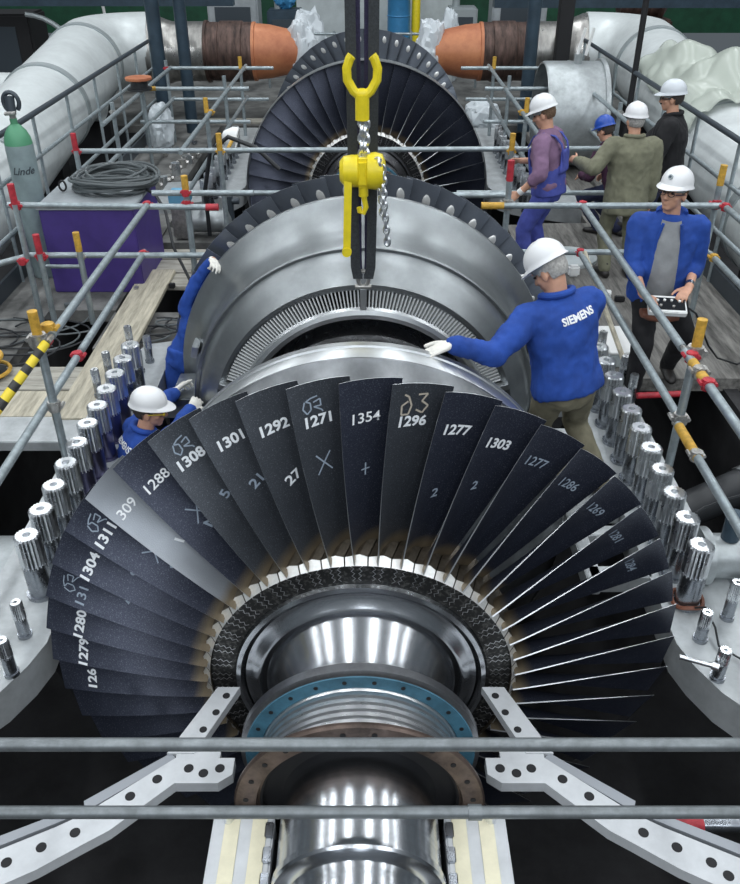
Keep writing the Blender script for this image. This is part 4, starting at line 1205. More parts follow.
# small machinery between crate and far rotor
t = thing('pump_unit', (-2.05, 7.0, FZ), 'small pump with a light blue box on top, behind the crate', 'pump')
b = MB(); b.box((-2.18, 6.75, 0.10), (0.2, 0.28, 0.40), bev=0.02); b.build('stand', M['clamp'], t)
b = MB(); b.box((-2.18, 6.75, 0.37), (0.24, 0.22, 0.14), bev=0.015); o = b.build('control_box', M['bluebox'], t); o['label'] = 'light blue control box'
b = MB(); b.lathe([(0, -0.3), (0.10, -0.3), (0.13, -0.26), (0.13, 0.2), (0.16, 0.2), (0.16, 0.26), (0.06, 0.3), (0, 0.3)], (-1.9, 6.8, 0.06), 'x', 28); b.build('motor', M['casinggrey'], t)
b = MB(); b.tube((-1.62, 6.8, -0.08), (-1.62, 6.8, 0.36), 0.05, 14); b.tube((-1.66, 6.8, 0.3), (-1.5, 6.8, 0.3), 0.04, 12); b.build('valve_body', M['darktube'], t)
t = thing('site_lamp', (-1.62, 7.7, ZH), 'white bowl lamp clipped to the tube left of the far rotor', 'lamp')
b = MB(); b.lathe([(0.03, 0.0), (0.05, 0.0), (0.12, -0.09), (0.13, -0.16), (0.12, -0.17), (0.10, -0.10), (0.03, -0.01)], (-1.60, 6.95, 1.05), 'z', 28); 
b.v = [tuple(Matrix.Rotation(rad(-75), 3, 'Y') @ (V(p) - V((-1.60, 6.95, 1.0))) + V((-1.60, 6.95, 1.0))) for p in b.v]; b.build('lamp_shade', M['white'], t)
b = MB(); b.tube((-1.58, 6.95, 1.0), (-1.52, 6.95, 0.98), 0.035, 12); b.tube((-1.52, 6.95, 1.0), (-1.52, 6.4, 0.98), 0.02, 10); b.build('bracket', M['yellow'], t)
b = MB(); b.path([V(p) for p in ((-1.85, 6.6, -0.05), (-1.84, 6.55, 0.5), (-1.72, 6.45, 0.95), (-1.5, 6.4, 1.12), (-1.2, 6.35, 1.02), (-0.95, 6.3, 0.8))], 0.024, 10)
tag(b.build('arched_hose', M['hose']), 'black hose arching over the tubes left of the far rotor', 'hose')
for i in range(9):
    r2 = random.Random(90 + i); x, y = -3.0 + 0.035 * i + 0.05 * r2.random(), 7.8 + 0.35 * r2.random() + 0.28 * i
    t = thing('pipe_fitting', (x, y, FZ), 'small shiny steel fitting lying among others left of the far rotor', 'fitting', 'loose fittings left of the far rotor')
    b = MB(); h = 0.08 + 0.10 * r2.random(); b.tube((x, y, FZ), (x, y, FZ + h), 0.05 + 0.03 * r2.random(), 14); b.build('body', M['boltnut'] if i % 2 else M['clamp'], t)
    b = MB(); b.tube((x - 0.09, y, FZ + h * .6), (x + 0.09, y + 0.03, FZ + h * .6), 0.03, 10); b.build('spigot', M['clamp'], t)
deck(-3.1, -2.62, 7.6, 12.6, 'floor', FZ)

# ================================================================== RIGHT SIDE EQUIPMENT
b = MB(); b.lathe([(0, 0), (0.30, 0), (0.30, 0.04), (0.28, 0.05), (0, 0.05)], (2.28, 5.95, FZ), 'z', 40)
tag(b.build('round_lid', M['backdrop']), 'pale round lid lying on the deck behind the khaki worker', 'lid')
b = MB(); b.box((2.22, 5.45, FZ + 0.06), (0.12, 0.09, 0.12), bev=0.02); tag(b.build('white_cup', M['white']), 'small white block on the deck near the round lid', 'block')
for i in range(8):
    r2 = random.Random(130 + i); x, y = 1.95 + 0.085 * i, 4.75 + 0.25 * r2.random()
    b = MB(); b.box((x, y, FZ + 0.03), (0.08 + .05 * r2.random(), 0.06, 0.05), rot=Euler((0, 0, r2.random() * 3)), bev=0.008)
    tag(b.build('loose_part', M[['primer', 'clamp', 'black', 'bluebox', 'clamp', 'primer', 'white', 'black'][i]]), 'small loose part in the litter on the deck behind the cross tube', 'part', 'litter on the right deck')
t = thing('tool_case', (2.3, 3.6, FZ), 'flat white tool case lying left of the control box worker', 'case')
b = MB(); b.box((2.22, 3.62, FZ + 0.06), (0.26, 0.55, 0.12), bev=0.012); b.build('case_body', M['backdrop'], t)
b = MB(); b.box((2.22, 3.62, FZ + 0.13), (0.26, 0.55, 0.02), bev=0.006); b.build('case_lid', M['white'], t)
b = MB(); b.tube((1.99, 4.25, 0.60), (2.13, 3.05, 0.10), 0.022, 8)
tag(b.build('wooden_pole', M['woody']), 'pale wooden pole leaning along the right guard rail', 'pole')
b = MB(); b.tube((2.13, 2.63, 0.03), (2.48, 2.66, 0.03), 0.025, 12)
tag(b.build('red_bar', M['red']), 'short red bar by the boots of the control box worker', 'bar')
b = MB(); b.tube((2.05, 1.55, -0.38), (2.96, 2.02, -0.31), 0.13, 24); b.mi = 1; b.tube((2.75, 1.92, -0.322), (2.83, 1.96, -0.315), 0.135, 24)
tag(b.build('thick_hose', [M['hose'], M['boltnut']]), 'thick black hose in the dark pit right of the stud row', 'hose')
b = MB(); b.path([V(p) for p in ((1.78, 0.62, 0.36), (1.9, 0.65, 0.44), (2.05, 0.75, 0.42), (2.4, 0.95, 0.36), (2.7, 1.0, 0.4))], 0.007, 6)
tag(b.build('thin_wire', M['hose']), 'thin black wire looping from the right stud row to the edge', 'wire')
b = MB(); b.path([V(p) for p in ((1.80, 0.30, 0.02), (1.84, 0.22, 0.1), (1.87, 0.12, 0.05), (1.86, 0.02, 0.02), (1.95, -0.08, 0.02), (2.2, -0.10, 0.02), (2.5, -0.05, 0.02))], 0.006, 6)
tag(b.build('thin_wire', M['hose']), 'thin black wire lying on the right flange by the small studs', 'wire')
b = MB(); b.path([V((1.80 + 0.085 * math.cos(a), 0.36 + 0.085 * math.sin(a), 0.03 + 0.01 * math.sin(3 * a))) for a in [2 * PI * i / 24 for i in range(24)]], 0.012, 6, closed=True)
tag(b.build('rope_loop', M['leather']), 'brown rope loop around the foot of the nearest right stud', 'rope')
t = thing('valve_cap', (2.06, 0.5, 0), 'grey round capped nozzle at the right edge behind the small studs', 'nozzle')
b = MB(); b.lathe([(0.0, 0), (0.17, 0), (0.17, 0.05), (0.13, 0.06), (0.13, 0.22), (0.15, 0.24), (0.15, 0.45), (0, 0.45)], (1.92, 0.62, 0.12), 'x', 36); b.build('nozzle', M['casinggrey'], t)
b = MB(); b.tube((2.08, 0.62, 0.25), (2.08, 0.62, 0.42), 0.05, 16); b.build('knob', M['column'], t)
b = MB(); b.tube((2.42, 1.12, 0.40), (2.50, 0.98, 0.62), 0.02, 10); tag(b.build('red_rod', M['red']), 'short red rod at the right edge beyond the studs', 'rod')

# ================================================================== FRONT: BEARING, SUPPORT ARMS
t = thing('bearing_housing', (0, -1.1, -0.6), 'lower bearing housing with cream taped joint faces under the shaft', 'bearing housing')
for s in (-1, 1):
    b = MB(); b.box((s * 0.49, -1.30, -0.26), (0.26, 0.74, 0.52), bev=0.008); b.build('joint_block', M['arm'], t)
    for x in (0.42, 0.535):
        b = MB(); b.box((s * x, -1.30, 0.003), (0.062, 0.73, 0.006)); o = b.build('masking_tape', M['tape'], t); o['label'] = 'cream tape strip'
    for y in (-1.00, -1.11, -1.22):
        b = MB(); b.box((s * 0.378, y, 0.0), (0.035, 0.07, 0.02), bev=0.004); b.build('oil_slot', M['boltshank'], t)
    b = MB(); b.box((s * 0.69, -1.42, -0.12), (0.14, 0.34, 0.24), bev=0.01); b.build('side_lug', M['leather'] if 0 else M['pipeband'], t)
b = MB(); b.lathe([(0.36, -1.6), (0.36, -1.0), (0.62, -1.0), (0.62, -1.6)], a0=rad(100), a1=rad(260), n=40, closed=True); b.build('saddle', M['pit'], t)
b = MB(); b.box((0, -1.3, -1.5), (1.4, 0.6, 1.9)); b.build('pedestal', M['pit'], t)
def support(s, lab):
    t = thing('support_arm', (s * 1.0, -0.8, -0.1), lab, 'support arm')
    def holes(mb, pts, z, r=0.022):
        mb.mi = 1
        for x, y in pts: mb.tube((s * x, y, z - 0.004), (s * x, y, z + 0.0015), r, 16)
    z = 0.0
    b = MB(); b.prism([(s * x, y) for x, y in ((0.60, -0.235), (0.71, -0.235), (0.885, -0.62), (0.76, -0.62))], z - 0.05, z)
    holes(b, ((0.66, -0.29), (0.695, -0.39), (0.74, -0.49)), z, 0.018); b.build('upper_plate', [M['arm'], M['black']], t)
    b = MB()
    b.prism([(s * x, y) for x, y in ((0.57, -0.645), (0.84, -0.645), (1.17, -0.92), (1.28, -0.985), (1.95, -1.32), (1.95, -1.52), (1.30, -1.17), (1.14, -1.06), (1.05, -1.00), (0.82, -0.775), (0.63, -0.775), (0.57, -0.73))], z - 0.06, z)
    holes(b, ((0.63, -0.70), (0.70, -0.725), (0.77, -0.70), (0.90, -0.755), (1.0, -0.84), (1.09, -0.925), (1.19, -1.01), (1.31, -1.075), (1.43, -1.14), (1.48, -1.195), (1.55, -1.20), (1.67, -1.265)), z)
    b.build('arm_plate', [M['arm'], M['black']], t)
    b = MB()
    for (x0, y0), (x1, y1) in (((0.84, -0.64), (1.18, -0.905)), ((1.18, -0.905), (1.95, -1.29))):
        b.prism([(s * x0, y0), (s * x1, y1), (s * (x1 + 0.02), y1 + 0.05), (s * (x0 + 0.03), y0 + 0.03)], z - 0.20, z - 0.012)
    b.build('back_web', M['armedge'], t)
    b = MB(); b.box((s * 0.74, -0.63, z - 0.03), (0.2, 0.05, 0.05)); b.build('joint_strap', M['arm'], t)
support(-1, 'drilled pale grey support arm left of the shaft')
support(1, 'drilled pale grey support arm right of the shaft')
for s in (-1, 1):
    b = MB(); b.tube((s * 0.555, -0.955, -0.02), (s * 0.555, -0.955, 0.045), 0.022, 12); b.ell((s * 0.555, -0.955, 0.05), (0.026, 0.026, 0.026))
    tag(b.build('cap_bolt', M['boltnut']), 'small round headed bolt at the %s end of the brown flange' % ('left' if s < 0 else 'right'), 'bolt')
t = thing('spray_pipe', (1.5, -0.85, -0.35), 'red pipe fitting with grey pipe in the dark pit at lower right', 'pipe fitting')
b = MB(); b.tube((1.42, -0.78, -0.30), (1.57, -0.78, -0.30), 0.05, 16); b.tube((1.44, -0.78, -0.30), (1.46, -0.78, -0.30), 0.06, 16); b.tube((1.50, -0.78, -0.30), (1.50, -0.83, -0.42), 0.025, 12); o = b.build('fitting', M['red'], t)
b = MB(); b.tube((1.57, -0.78, -0.30), (2.6, -0.78, -0.30), 0.035, 14); b.build('pipe', M['boltshank'], t)

for i in range(26):
    r2 = random.Random(300 + i)
    if i < 14: x, y = r2.uniform(-3.0, -1.75), r2.uniform(4.6, 6.1)
    else: x, y = r2.uniform(-3.5, -2.75), r2.uniform(7.8, 12.0)
    if abs(x + 2.72) < 0.56 and 4.9 < y < 6.1: continue
    b = MB(); z = FZ + (0.05 if x > -2.45 else 0.0)
    b.box((x, y, z + 0.03), (r2.uniform(.05, .16), r2.uniform(.03, .08), 0.05), rot=Euler((0, 0, r2.random() * 3)), bev=0.006)
    tag(b.build('loose_part', M[('clamp', 'black', 'boltshank', 'rust', 'hosegrey')[i % 5]]), 'small loose part in the litter on the boards around the purple crate', 'part', 'litter on the left boards')

# ================================================================== PEOPLE
def remesh(mb, name, mats, parent, vox=0.012, smooth=5, fac=0.6, folds=0.0, fscale=9.0, seed=0.0, keep=None):
    """weld overlapping shapes into one continuous skin"""
    off = wloc(parent)
    me = mb.mesh(name + '_raw', off)
    tmp = bpy.data.objects.new('tmp', me); C.objects.link(tmp)
    r = tmp.modifiers.new('r', 'REMESH'); r.mode = 'VOXEL'; r.voxel_size = vox; r.use_smooth_shade = True
    sm = tmp.modifiers.new('s', 'SMOOTH'); sm.factor = fac; sm.iterations = smooth
    bpy.context.view_layer.update()
    out = bpy.data.meshes.new_from_object(tmp.evaluated_get(bpy.context.evaluated_depsgraph_get()))
    bpy.data.objects.remove(tmp); bpy.data.meshes.remove(me)
    out.name = name
    out.materials.clear()
    if folds:
        nrm = [v.normal.copy() for v in out.vertices]
        for v, n in zip(out.vertices, nrm):
            p = v.co * fscale + V((seed, seed * 2, 0))
            q = V((p.x * 1.2, p.y * 1.2, p.z * 0.7))
            h = noise.noise(q) * 0.7 + (0.5 - abs(noise.noise(q * 1.7 + V((3, 1, 2))))) * 0.6
            h += (0.4 - abs(noise.noise(V((p.x * 2.6, p.y * 2.6, p.z * 1.5)))) * 1.6) * 0.28
            v.co += n * h * folds
    out.polygons.foreach_set('material_index', [0] * len(out.polygons))
    out.polygons.foreach_set('use_smooth', [True] * len(out.polygons))
    return link_mesh(name, out, mats, parent)

def ik(a, t, l1, l2, pole):
    a, t = V(a), V(t)
    d = t - a; L = d.length
    mx = (l1 + l2) * 0.995
    if L > mx: d = d * (mx / L); L = mx
    u = d.normalized()
    x = (l1 * l1 - l2 * l2 + L * L) / (2 * L)
    h = math.sqrt(max(l1 * l1 - x * x, 0))
    p = V(pole) - u * V(pole).dot(u)
    if p.length < 1e-4: p = V((0, 0, 1))
    p.normalize()
    return a + u * x + p * h, a + d

def hand(mb, w, d, pn, thumb, curl=0.35, s=1.0, spread=0.12):
    """palm, four bent fingers of unequal length, thumb from the side of the palm. pn = palm normal, thumb = side the thumb is on"""
    d = V(d).normalized(); pn = (V(pn) - d * V(pn).dot(d)).normalized(); sd = d.cross(pn)
    if sd.dot(V(thumb)) < 0: sd = -sd
    w = V(w)
    mb.loft([(w - d * 0.03 * s, .027 * s, .021 * s), (w, .029 * s, .020 * s), (w + d * .035 * s, .038 * s, .017 * s), (w + d * .075 * s, .042 * s, .015 * s), (w + d * .092 * s, .040 * s, .012 * s)], sd, pn, 16)
    for i, (o, L) in enumerate(((.031, .072), (.011, .082), (-.010, .076), (-.030, .060))):
        b0 = w + d * (0.082 - 0.004 * abs(i - 1)) * s + sd * o * s
        dd = (d + sd * (o / .03) * spread).normalized()
        r = 0.0095 * s * (0.9 if i == 3 else 1)
        ang = 0
        for k, f in enumerate((.46, .31, .25)):
            ang += curl * (0.7 if k == 0 else 1.0)
            dv = dd * math.cos(ang) + pn * math.sin(ang)
            b1 = b0 + dv * L * f * s
            mb.cap(b0, r, b1, r * 0.92, 8); b0 = b1; r *= 0.92
    b0 = w + d * .022 * s + sd * .026 * s
    for k, (f, a, c) in enumerate(((.042, 0.75, .2), (.032, .45, .45), (.026, .25, .7))):
        dv = (d * math.cos(a) + sd * math.sin(a) + pn * curl * c).normalized()
        b1 = b0 + dv * f * s
        mb.cap(b0, (.014 - .0015 * k) * s, b1, (.0125 - .0015 * k) * s, 8); b0 = b1

def head_shape(mb, c, r, f, u, s=1.0):
    def P(x, y, z): return c + r * x * s + f * y * s + u * z * s
    ax = (r, f, u)
    mb.ell(P(0, -.012, .032), (.076 * s, .097 * s, .098 * s), ax, 20, 14)
    mb.ell(P(0, .022, -.035), (.060 * s, .070 * s, .080 * s), ax, 18, 12)
    mb.ell(P(0, .060, -.088), (.032 * s, .030 * s, .026 * s), ax, 12, 8)
    for q in (-1, 1):
        mb.ell(P(q * .040, .048, -.022), (.026 * s, .030 * s, .026 * s), ax, 12, 8)      # cheek
        mb.ell(P(q * .078, -.010, -.012), (.010 * s, .022 * s, .033 * s), ax, 10, 8)     # ear
        mb.ell(P(q * .030, .076, .027), (.026 * s, .016 * s, .010 * s), ax, 10, 8)       # brow
    mb.cap(P(0, .090, .012), .010 * s, P(0, .112, -.026), .014 * s, 10)                   # nose
    for q in (-1, 1): mb.ell(P(q * .012, .100, -.030), (.010 * s, .012 * s, .009 * s), ax, 8, 6)
    mb.ell(P(0, .088, -.056), (.024 * s, .012 * s, .006 * s), ax, 12, 6)
    mb.ell(P(0, .085, -.067), (.021 * s, .013 * s, .007 * s), ax, 12, 6)

def helmet(parent, c, r, f, u, m, s=1.0, emblem=False):
    """hard hat: domed shell with ridge, peak in front, thin rim, head band"""
    mb = MB()
    nu, nv = 40, 12
    o = c + u * 0.052 * s
    def ring(t, i):
        p = 2 * PI * i / nu
        ridge = 1.0
        return p
    vs = []
    prof = []
    for j in range(nv + 1):
        t = (PI / 2) * j / nv
        prof.append((math.sin(t), math.cos(t)))
    rows = []
    top = o + u * 0.125 * s
    vs.append(top)
    for j in range(1, nv + 1):
        for i in range(nu):
            p = 2 * PI * i / nu
            rx, ry = .112 * s * prof[j][0] ** 0.92, .136 * s * prof[j][0] ** 0.92
            x, y = rx * math.sin(p), ry * math.cos(p)
            z = .125 * s * prof[j][1] ** 0.95
            k = max(0, 1 - abs(x) / (.03 * s)) * 0.006 * s * prof[j][1]
            vs.append(o + r * x + f * (y - 0.008 * s) + u * (z + k))
    for (gx, gy, pk, dz) in ((.122, .145, .048, -.012), (.124, .147, .052, -.018), (.118, .141, .044, -.020), (.108, .132, 0.0, -.010)):
        for i in range(nu):
            p = 2 * PI * i / nu
            fr = max(0, math.cos(p)) ** 1.5
            vs.append(o + r * gx * s * math.sin(p) + f * (gy * s * math.cos(p) - 0.008 * s + pk * s * fr) + u * (dz * s - 0.012 * s * fr))
    fs = [(0, 1 + i, 1 + (i + 1) % nu) for i in range(nu)]
    for j in range(nv + 3):
        for i in range(nu):
            fs.append((1 + j * nu + i, 1 + (j + 1) * nu + i, 1 + (j + 1) * nu + (i + 1) % nu, 1 + j * nu + (i + 1) % nu))
    mb.add(vs, fs)
    h = mb.build('hard_hat', m, parent, angle=40)
    b = MB()
    b.loft([(o - u * .05 * s - f * .006 * s, .084 * s, .104 * s), (o - u * .015 * s - f * .006 * s, .092 * s, .112 * s)], r, f, 28, caps=False)
    b.build('head_band', M['pipeband'] if m is not M['helmetblue'] else M['helmetblue'], h)
    if emblem:
        b = MB()
        q = o + f * .118 * s + u * .055 * s
        a = (f + u * 0.45).normalized()
        b.tube(q - a * 0.01, q + a * 0.008, .018 * s, 16)
        b.mi = 1; b.tube(q + a * 0.008, q + a * 0.0095, .011 * s, 6)
        b.build('emblem', [M['pipeband'], M['column']], h)
    return h

def person(label, pelvis, yaw, lean=0.0, side=0.0, twist=0.0, hands=(None, None), feet=None, head_yaw=0.0, head_pitch=0.0, s=1.0, top='jacket', mtop='jacket', mlegs='khakidark',
           gloves=(False, False), hat='helmet', hair='hairgrey', sleeves=1.0, belly=0.0, poles=(None, None), kpoles=(None, None), curl=(0.4, 0.4), hdir=(None, None), palm=(None, None), glasses=None, emblem=False, hem=-0.10, bulk=1.0, legs_only=False, moustache=False, seed=1.0, gap=38):
    pelvis = V(pelvis)
    t = thing('person', pelvis, label, 'person')
    fw = V((-math.sin(yaw), math.cos(yaw), 0)); rt = V((math.cos(yaw), math.sin(yaw), 0)); up = V((0, 0, 1))
    u = (up * math.cos(lean) + fw * math.sin(lean) + rt * math.sin(side)).normalized()
    f = (fw - u * fw.dot(u)).normalized(); r = f.cross(u)
    if twist:
        q = Matrix.Rotation(twist, 3, u); f = q @ f; r = q @ r
    sp = lambda h, y=0.0, x=0.0: pelvis + u * h * s + f * y * s + r * x * s
    sh = [sp(.432, -.005, -.185 * (.6 + .4 * bulk)), sp(.432, -.005, .185 * (.6 + .4 * bulk))]
    hips = [pelvis - rt * .09 * s - up * .02 * s, pelvis + rt * .09 * s - up * .02 * s]
    nb = sp(.53, 0.0)
    hf = Matrix.Rotation(head_yaw, 3, 'Z') @ fw
    hu = (up * 0.75 + u * 0.25).normalized()
    hf = (hf - hu * hf.dot(hu)).normalized(); hr = hf.cross(hu)
    q = Matrix.Rotation(head_pitch, 3, hr); hf = q @ hf; hu = q @ hu
    hc = nb + (u * .5 + up * .5).normalized() * .105 * s + hu * .030 * s + hf * .030 * s
    UA, FA, TH_, SH_ = .29 * s, .265 * s, .43 * s, .42 * s
    arms = []
    for i in range(2):
        sg = -1 if i == 0 else 1
        tgt = hands[i] if hands[i] is not None else sh[i] - up * .52 * s + f * .10 * s + r * sg * .08 * s
        pole = poles[i] if poles[i] is not None else (r * sg * .6 - up * .7 - f * .6)
        el, wr = ik(sh[i], tgt, UA, FA, pole)
        arms.append((sh[i], el, wr))
    legs = []
    for i in range(2):
        sg = -1 if i == 0 else 1
        ft = V(feet[i]) if feet else hips[i] - up * .86 * s
        an = ft + up * .085 * s
        kp = kpoles[i] if kpoles[i] is not None else (fw + rt * sg * .15)
        kn, an2 = ik(hips[i], an, TH_, SH_, kp)
        legs.append((hips[i], kn, an2))
    # ---- body: one continuous surface
    b = MB()
    head_shape(b, hc, hr, hf, hu, s)
    b.cap(sp(.47), .062 * s, hc - hu * .05 * s - hf * .012 * s, .056 * s)
    secs = [(-.06, .13, .10), (.05, .14, .10), (.20, .125, .09), (.35, .15, .105), (.44, .15, .09), (.50, .09, .06)]
    b.loft([(sp(h), a * s, c * s) for h, a, c in secs], r, f, 20)
    for i in range(2):
        a, e, w = arms[i]
        b.cap(a, .048 * s, e, .040 * s); b.cap(e, .040 * s, w, .029 * s)
        if not gloves[i]:
            sg = -1 if i == 0 else 1
            hd = hdir[i] if hdir[i] is not None else (w - e)
            pn = palm[i] if palm[i] is not None else -r * sg * 0.6 - up * 0.5
            hand(b, w, hd, pn, f if palm[i] is None else -r * sg, curl[i], s)
        h_, k_, n_ = legs[i]
        b.cap(h_, .075 * s, k_, .050 * s); b.cap(k_, .050 * s, n_, .038 * s)
    remesh(b, 'body', M['skin'], t, vox=0.0075 * s, smooth=3, fac=0.5)
    for i in range(2):
        if gloves[i]:
            a, e, w = arms[i]; sg = -1 if i == 0 else 1
            g = MB()
            hd = V(hdir[i]) if hdir[i] is not None else (w - e)
            pn = palm[i] if palm[i] is not None else -r * sg * 0.6 - up * 0.5
            hand(g, w, hd, pn, f if palm[i] is None else -r * sg, curl[i], s * 1.14)
            dn = (w - e).normalized()
            g.loft([(w - dn * .075 * s, .046 * s, .046 * s), (w - dn * .03 * s, .040 * s, .040 * s), (w + dn * .01 * s, .034 * s, .03 * s)], *frame_of(dn)[:2], 16)
            remesh(g, 'glove', M['glove'], t, vox=0.006, smooth=3, fac=0.5, folds=0.003, fscale=30)
    # ---- clothes
    j = MB()
    bk = bulk
    secs = [(hem, .178, .135), (hem + .05, .180, .138), (.06, .172 , .130), (.18, .165, .125), (.30, .185, .135), (.39, .188, .128), (.44, .160, .108), (.475, .125, .09), (.505, .090, .075), (.53, .070, .066)]
    j.loft([(sp(h, (belly * math.exp(-((h - .14) / .13) ** 2) * .5)), a * s * bk, (c + belly * .5 * math.exp(-((h - .14) / .13) ** 2)) * s * bk) for h, a, c in secs], r, f, 28)
    for i in range(2):
        a, e, w = arms[i]
        j.cap(a, .073 * s * bk, e, .058 * s * bk)
        if sleeves >= 1.0:
            j.cap(e, .058 * s * bk, e.lerp(w, .88), .046 * s * bk)
        elif sleeves > 0.4:
            j.cap(e, .058 * s * bk, e.lerp(w, .30), .052 * s * bk)
        cshift = (a - sp(.40)).normalized()
        j.cap(sp(.40, 0, 0), .10 * s, a, .074 * s * bk)
    jk = remesh(j, top, M[mtop], t, vox=0.0125 * s, smooth=4, folds=0.019, fscale=8.5, seed=seed)
    if top == 'jacket':
        c = MB()
        k = [sp(.505, -.005) + (r * math.cos(a) * .088 + f * math.sin(a) * .082) * s + u * (.030 * s - .028 * s * max(0, math.sin(a))) for a in [rad(90 + gap + (360 - 2 * gap) * i / 24) for i in range(25)]]
        c.path(k, .020 * s, 10)
        c.build('collar', M[mtop], jk)
    p = MB()
    p.loft([(pelvis + up * .10 * s, .150 * s, .115 * s), (pelvis + up * .02 * s, .165 * s, .125 * s), (pelvis - up * .07 * s, .165 * s, .125 * s), (pelvis - up * .13 * s, .12 * s, .10 * s)], rt, fw, 24)
    for i in range(2):
        h_, k_, n_ = legs[i]
        p.cap(h_, .098 * s, k_, .074 * s); p.cap(k_, .074 * s, n_ + (k_ - n_) * .04, .064 * s)
    remesh(p, 'trousers', M[mlegs], t, vox=0.0135 * s, smooth=4, folds=0.016, fscale=8.5, seed=seed + 5)
    for i in range(2):
        h_, k_, n_ = legs[i]; sg = -1 if i == 0 else 1
        d = (fw + rt * sg * .18).normalized(); sd = d.cross(up)
        o = n_ - up * .085 * s
        g = MB()
        g.loft([(o - d * .075 * s + up * .035 * s, .03 * s, .03 * s), (o - d * .05 * s + up * .04 * s, .043 * s, .04 * s), (o + d * .03 * s + up * .045 * s, .045 * s, .045 * s), (o + d * .11 * s + up * .032 * s, .05 * s, .032 * s), (o + d * .17 * s + up * .027 * s, .043 * s, .027 * s), (o + d * .195 * s + up * .02 * s, .02 * s, .015 * s)], sd, up, 16)
        g.cap(o + up * .045 * s, .047 * s, n_ + up * .04 * s, .05 * s)
        remesh(g, 'boot', M['boot'], t, vox=0.01, smooth=2)
    # ---- hair, eyes, hat
    g = MB()
    g.ell(hc + hf * -.02 * s + hu * .022 * s, (.083 * s, .098 * s, .100 * s), (hr, hf, hu), 24, 16)
    bm = bmesh.new(); 
    me_ = g.mesh('h'); bm.from_mesh(me_); bpy.data.meshes.remove(me_)
    kill = [v for v in bm.verts if (v.co - hc).dot(hf) > .030 * s and (v.co - hc).dot(hu) < .075 * s or (v.co - hc).dot(hu) < -.055 * s or ((v.co - hc).dot(hf) > -.02 * s and (v.co - hc).dot(hu) < .0)]
    bmesh.ops.delete(bm, geom=kill, context='VERTS')
    for v in bm.verts: v.co += V((noise.noise(v.co * 60), noise.noise(v.co * 60 + V((5, 0, 0))), noise.noise(v.co * 60 + V((0, 5, 0))))) * .004 - wloc(t)
    o = link_mesh('hair', finish(bm, 'hair'), M[hair], t)
    for p_ in o.data.polygons: p_.use_smooth = True
    for q in (-1, 1):
        g = MB(); g.ell(hc + (hr * q * .031 + hf * .083 + hu * .008) * s, (.012 * s, .010 * s, .007 * s), (hr, hf, hu), 12, 8); g.build('eye', M['eye'], t)
    if moustache:
        g = MB(); g.ell(hc + (hf * .098 - hu * .045) * s, (.03 * s, .012 * s, .009 * s), (hr, hf, hu), 14, 8); g.build('moustache', M[hair], t)
    if glasses:
        g = MB()
        fr = M['darkframe'] if glasses == 'clear' else M['lens']
        for q in (-1, 1):
            cc = hc + (hr * q * .034 + hf * .108 + hu * .006) * s
            if glasses == 'clear':
                g.path([cc + (hr * math.cos(a) * .024 + hu * math.sin(a) * .017) * s for a in [2 * PI * i / 16 for i in range(16)]], .0028 * s, 6, closed=True)
            else:
                g.ell(cc - hf * .006 * s, (.034 * s, .010 * s, .022 * s), (hr, hf, hu), 14, 8)
            g.tube(hc + (hr * q * .064 + hf * .10 + hu * .008) * s, hc + (hr * q * .082 - hf * .01 + hu * .004) * s, .0045 * s, 6)
        g.tube(hc + (hr * -.012 + hf * .113 + hu * .01) * s, hc + (hr * .012 + hf * .113 + hu * .01) * s, .003 * s, 6)
        o = g.build('glasses', fr, t)
        if glasses != 'clear': o['label'] = 'yellow tinted safety glasses'
    if hat: helmet(t, hc + hu * .014 * s, hr, hf, hu, M[hat], s * .93, emblem)
    return dict(t=t, jacket=jk, u=u, f=f, r=r, sp=sp, hc=hc, hf=hf, hr=hr, hu=hu, arms=arms, legs=legs, s=s)

def surf_text(P, s, size, h, x, normal_sign, name, m, tilt=0.0, bold=0.003, xdir=1):
    """lettering wrapped on the jacket: looks along the torso's front/back direction"""
    jk = P['jacket']; off = wloc(jk)
    bvh = front_bvh(jk.data)
    bm = text_mesh(s, size, bold)
    bmesh.ops.subdivide_edges(bm, edges=[e for e in bm.edges if e.calc_length() > size * .3], cuts=2)
    d = P['f'] * normal_sign                       # outward
    rx = (P['u'].cross(d)).normalized()
    ct, st = math.cos(tilt), math.sin(tilt)
    kill = []
    for v in bm.verts:
        a = v.co.x * ct - v.co.y * st; c_ = v.co.x * st + v.co.y * ct
        o = P['sp'](h) - off + rx * (a + x) + P['u'] * c_ + d * 0.6
        hit = bvh.ray_cast(o, -d)
        if hit[0] is None: kill.append(v); continue
        v.co = hit[0] + d * 0.003 + hit[1] * 0.0015
    bmesh.ops.delete(bm, geom=kill, context='VERTS')
    return link_mesh(name, finish(bm, name), m, jk)

# 1  man with his back to us, hand on the drum
P1 = person('person in blue jacket with white lettering on the back, hand on the bright drum', (1.24, 1.40, 0.82), rad(20), lean=rad(14), side=rad(-7),
            hands=((0.50, 1.16, 1.20), (1.30, 1.85, 0.80)), feet=((1.34, 1.36, -0.02), (1.54, 1.38, 0.0)), poles=(V((.1, -.5, -.8)), V((.6, -.2, -.8))), s=1.06, gloves=(True, True), hdir=(V((-1, -.25, -.30)), None), palm=(V((0, 0, -1)), None),
            curl=(0.16, 0.5), head_yaw=rad(28), head_pitch=rad(-36), mtop='jacket', mlegs='khakidark', hair='hairgrey', seed=2.0, bulk=1.16, hem=-.05)
surf_text(P1, 'SIEMENS', 0.060, .405, 0.045, -1, 'printed_lettering', M['print'], tilt=0.10, bold=0.0024)
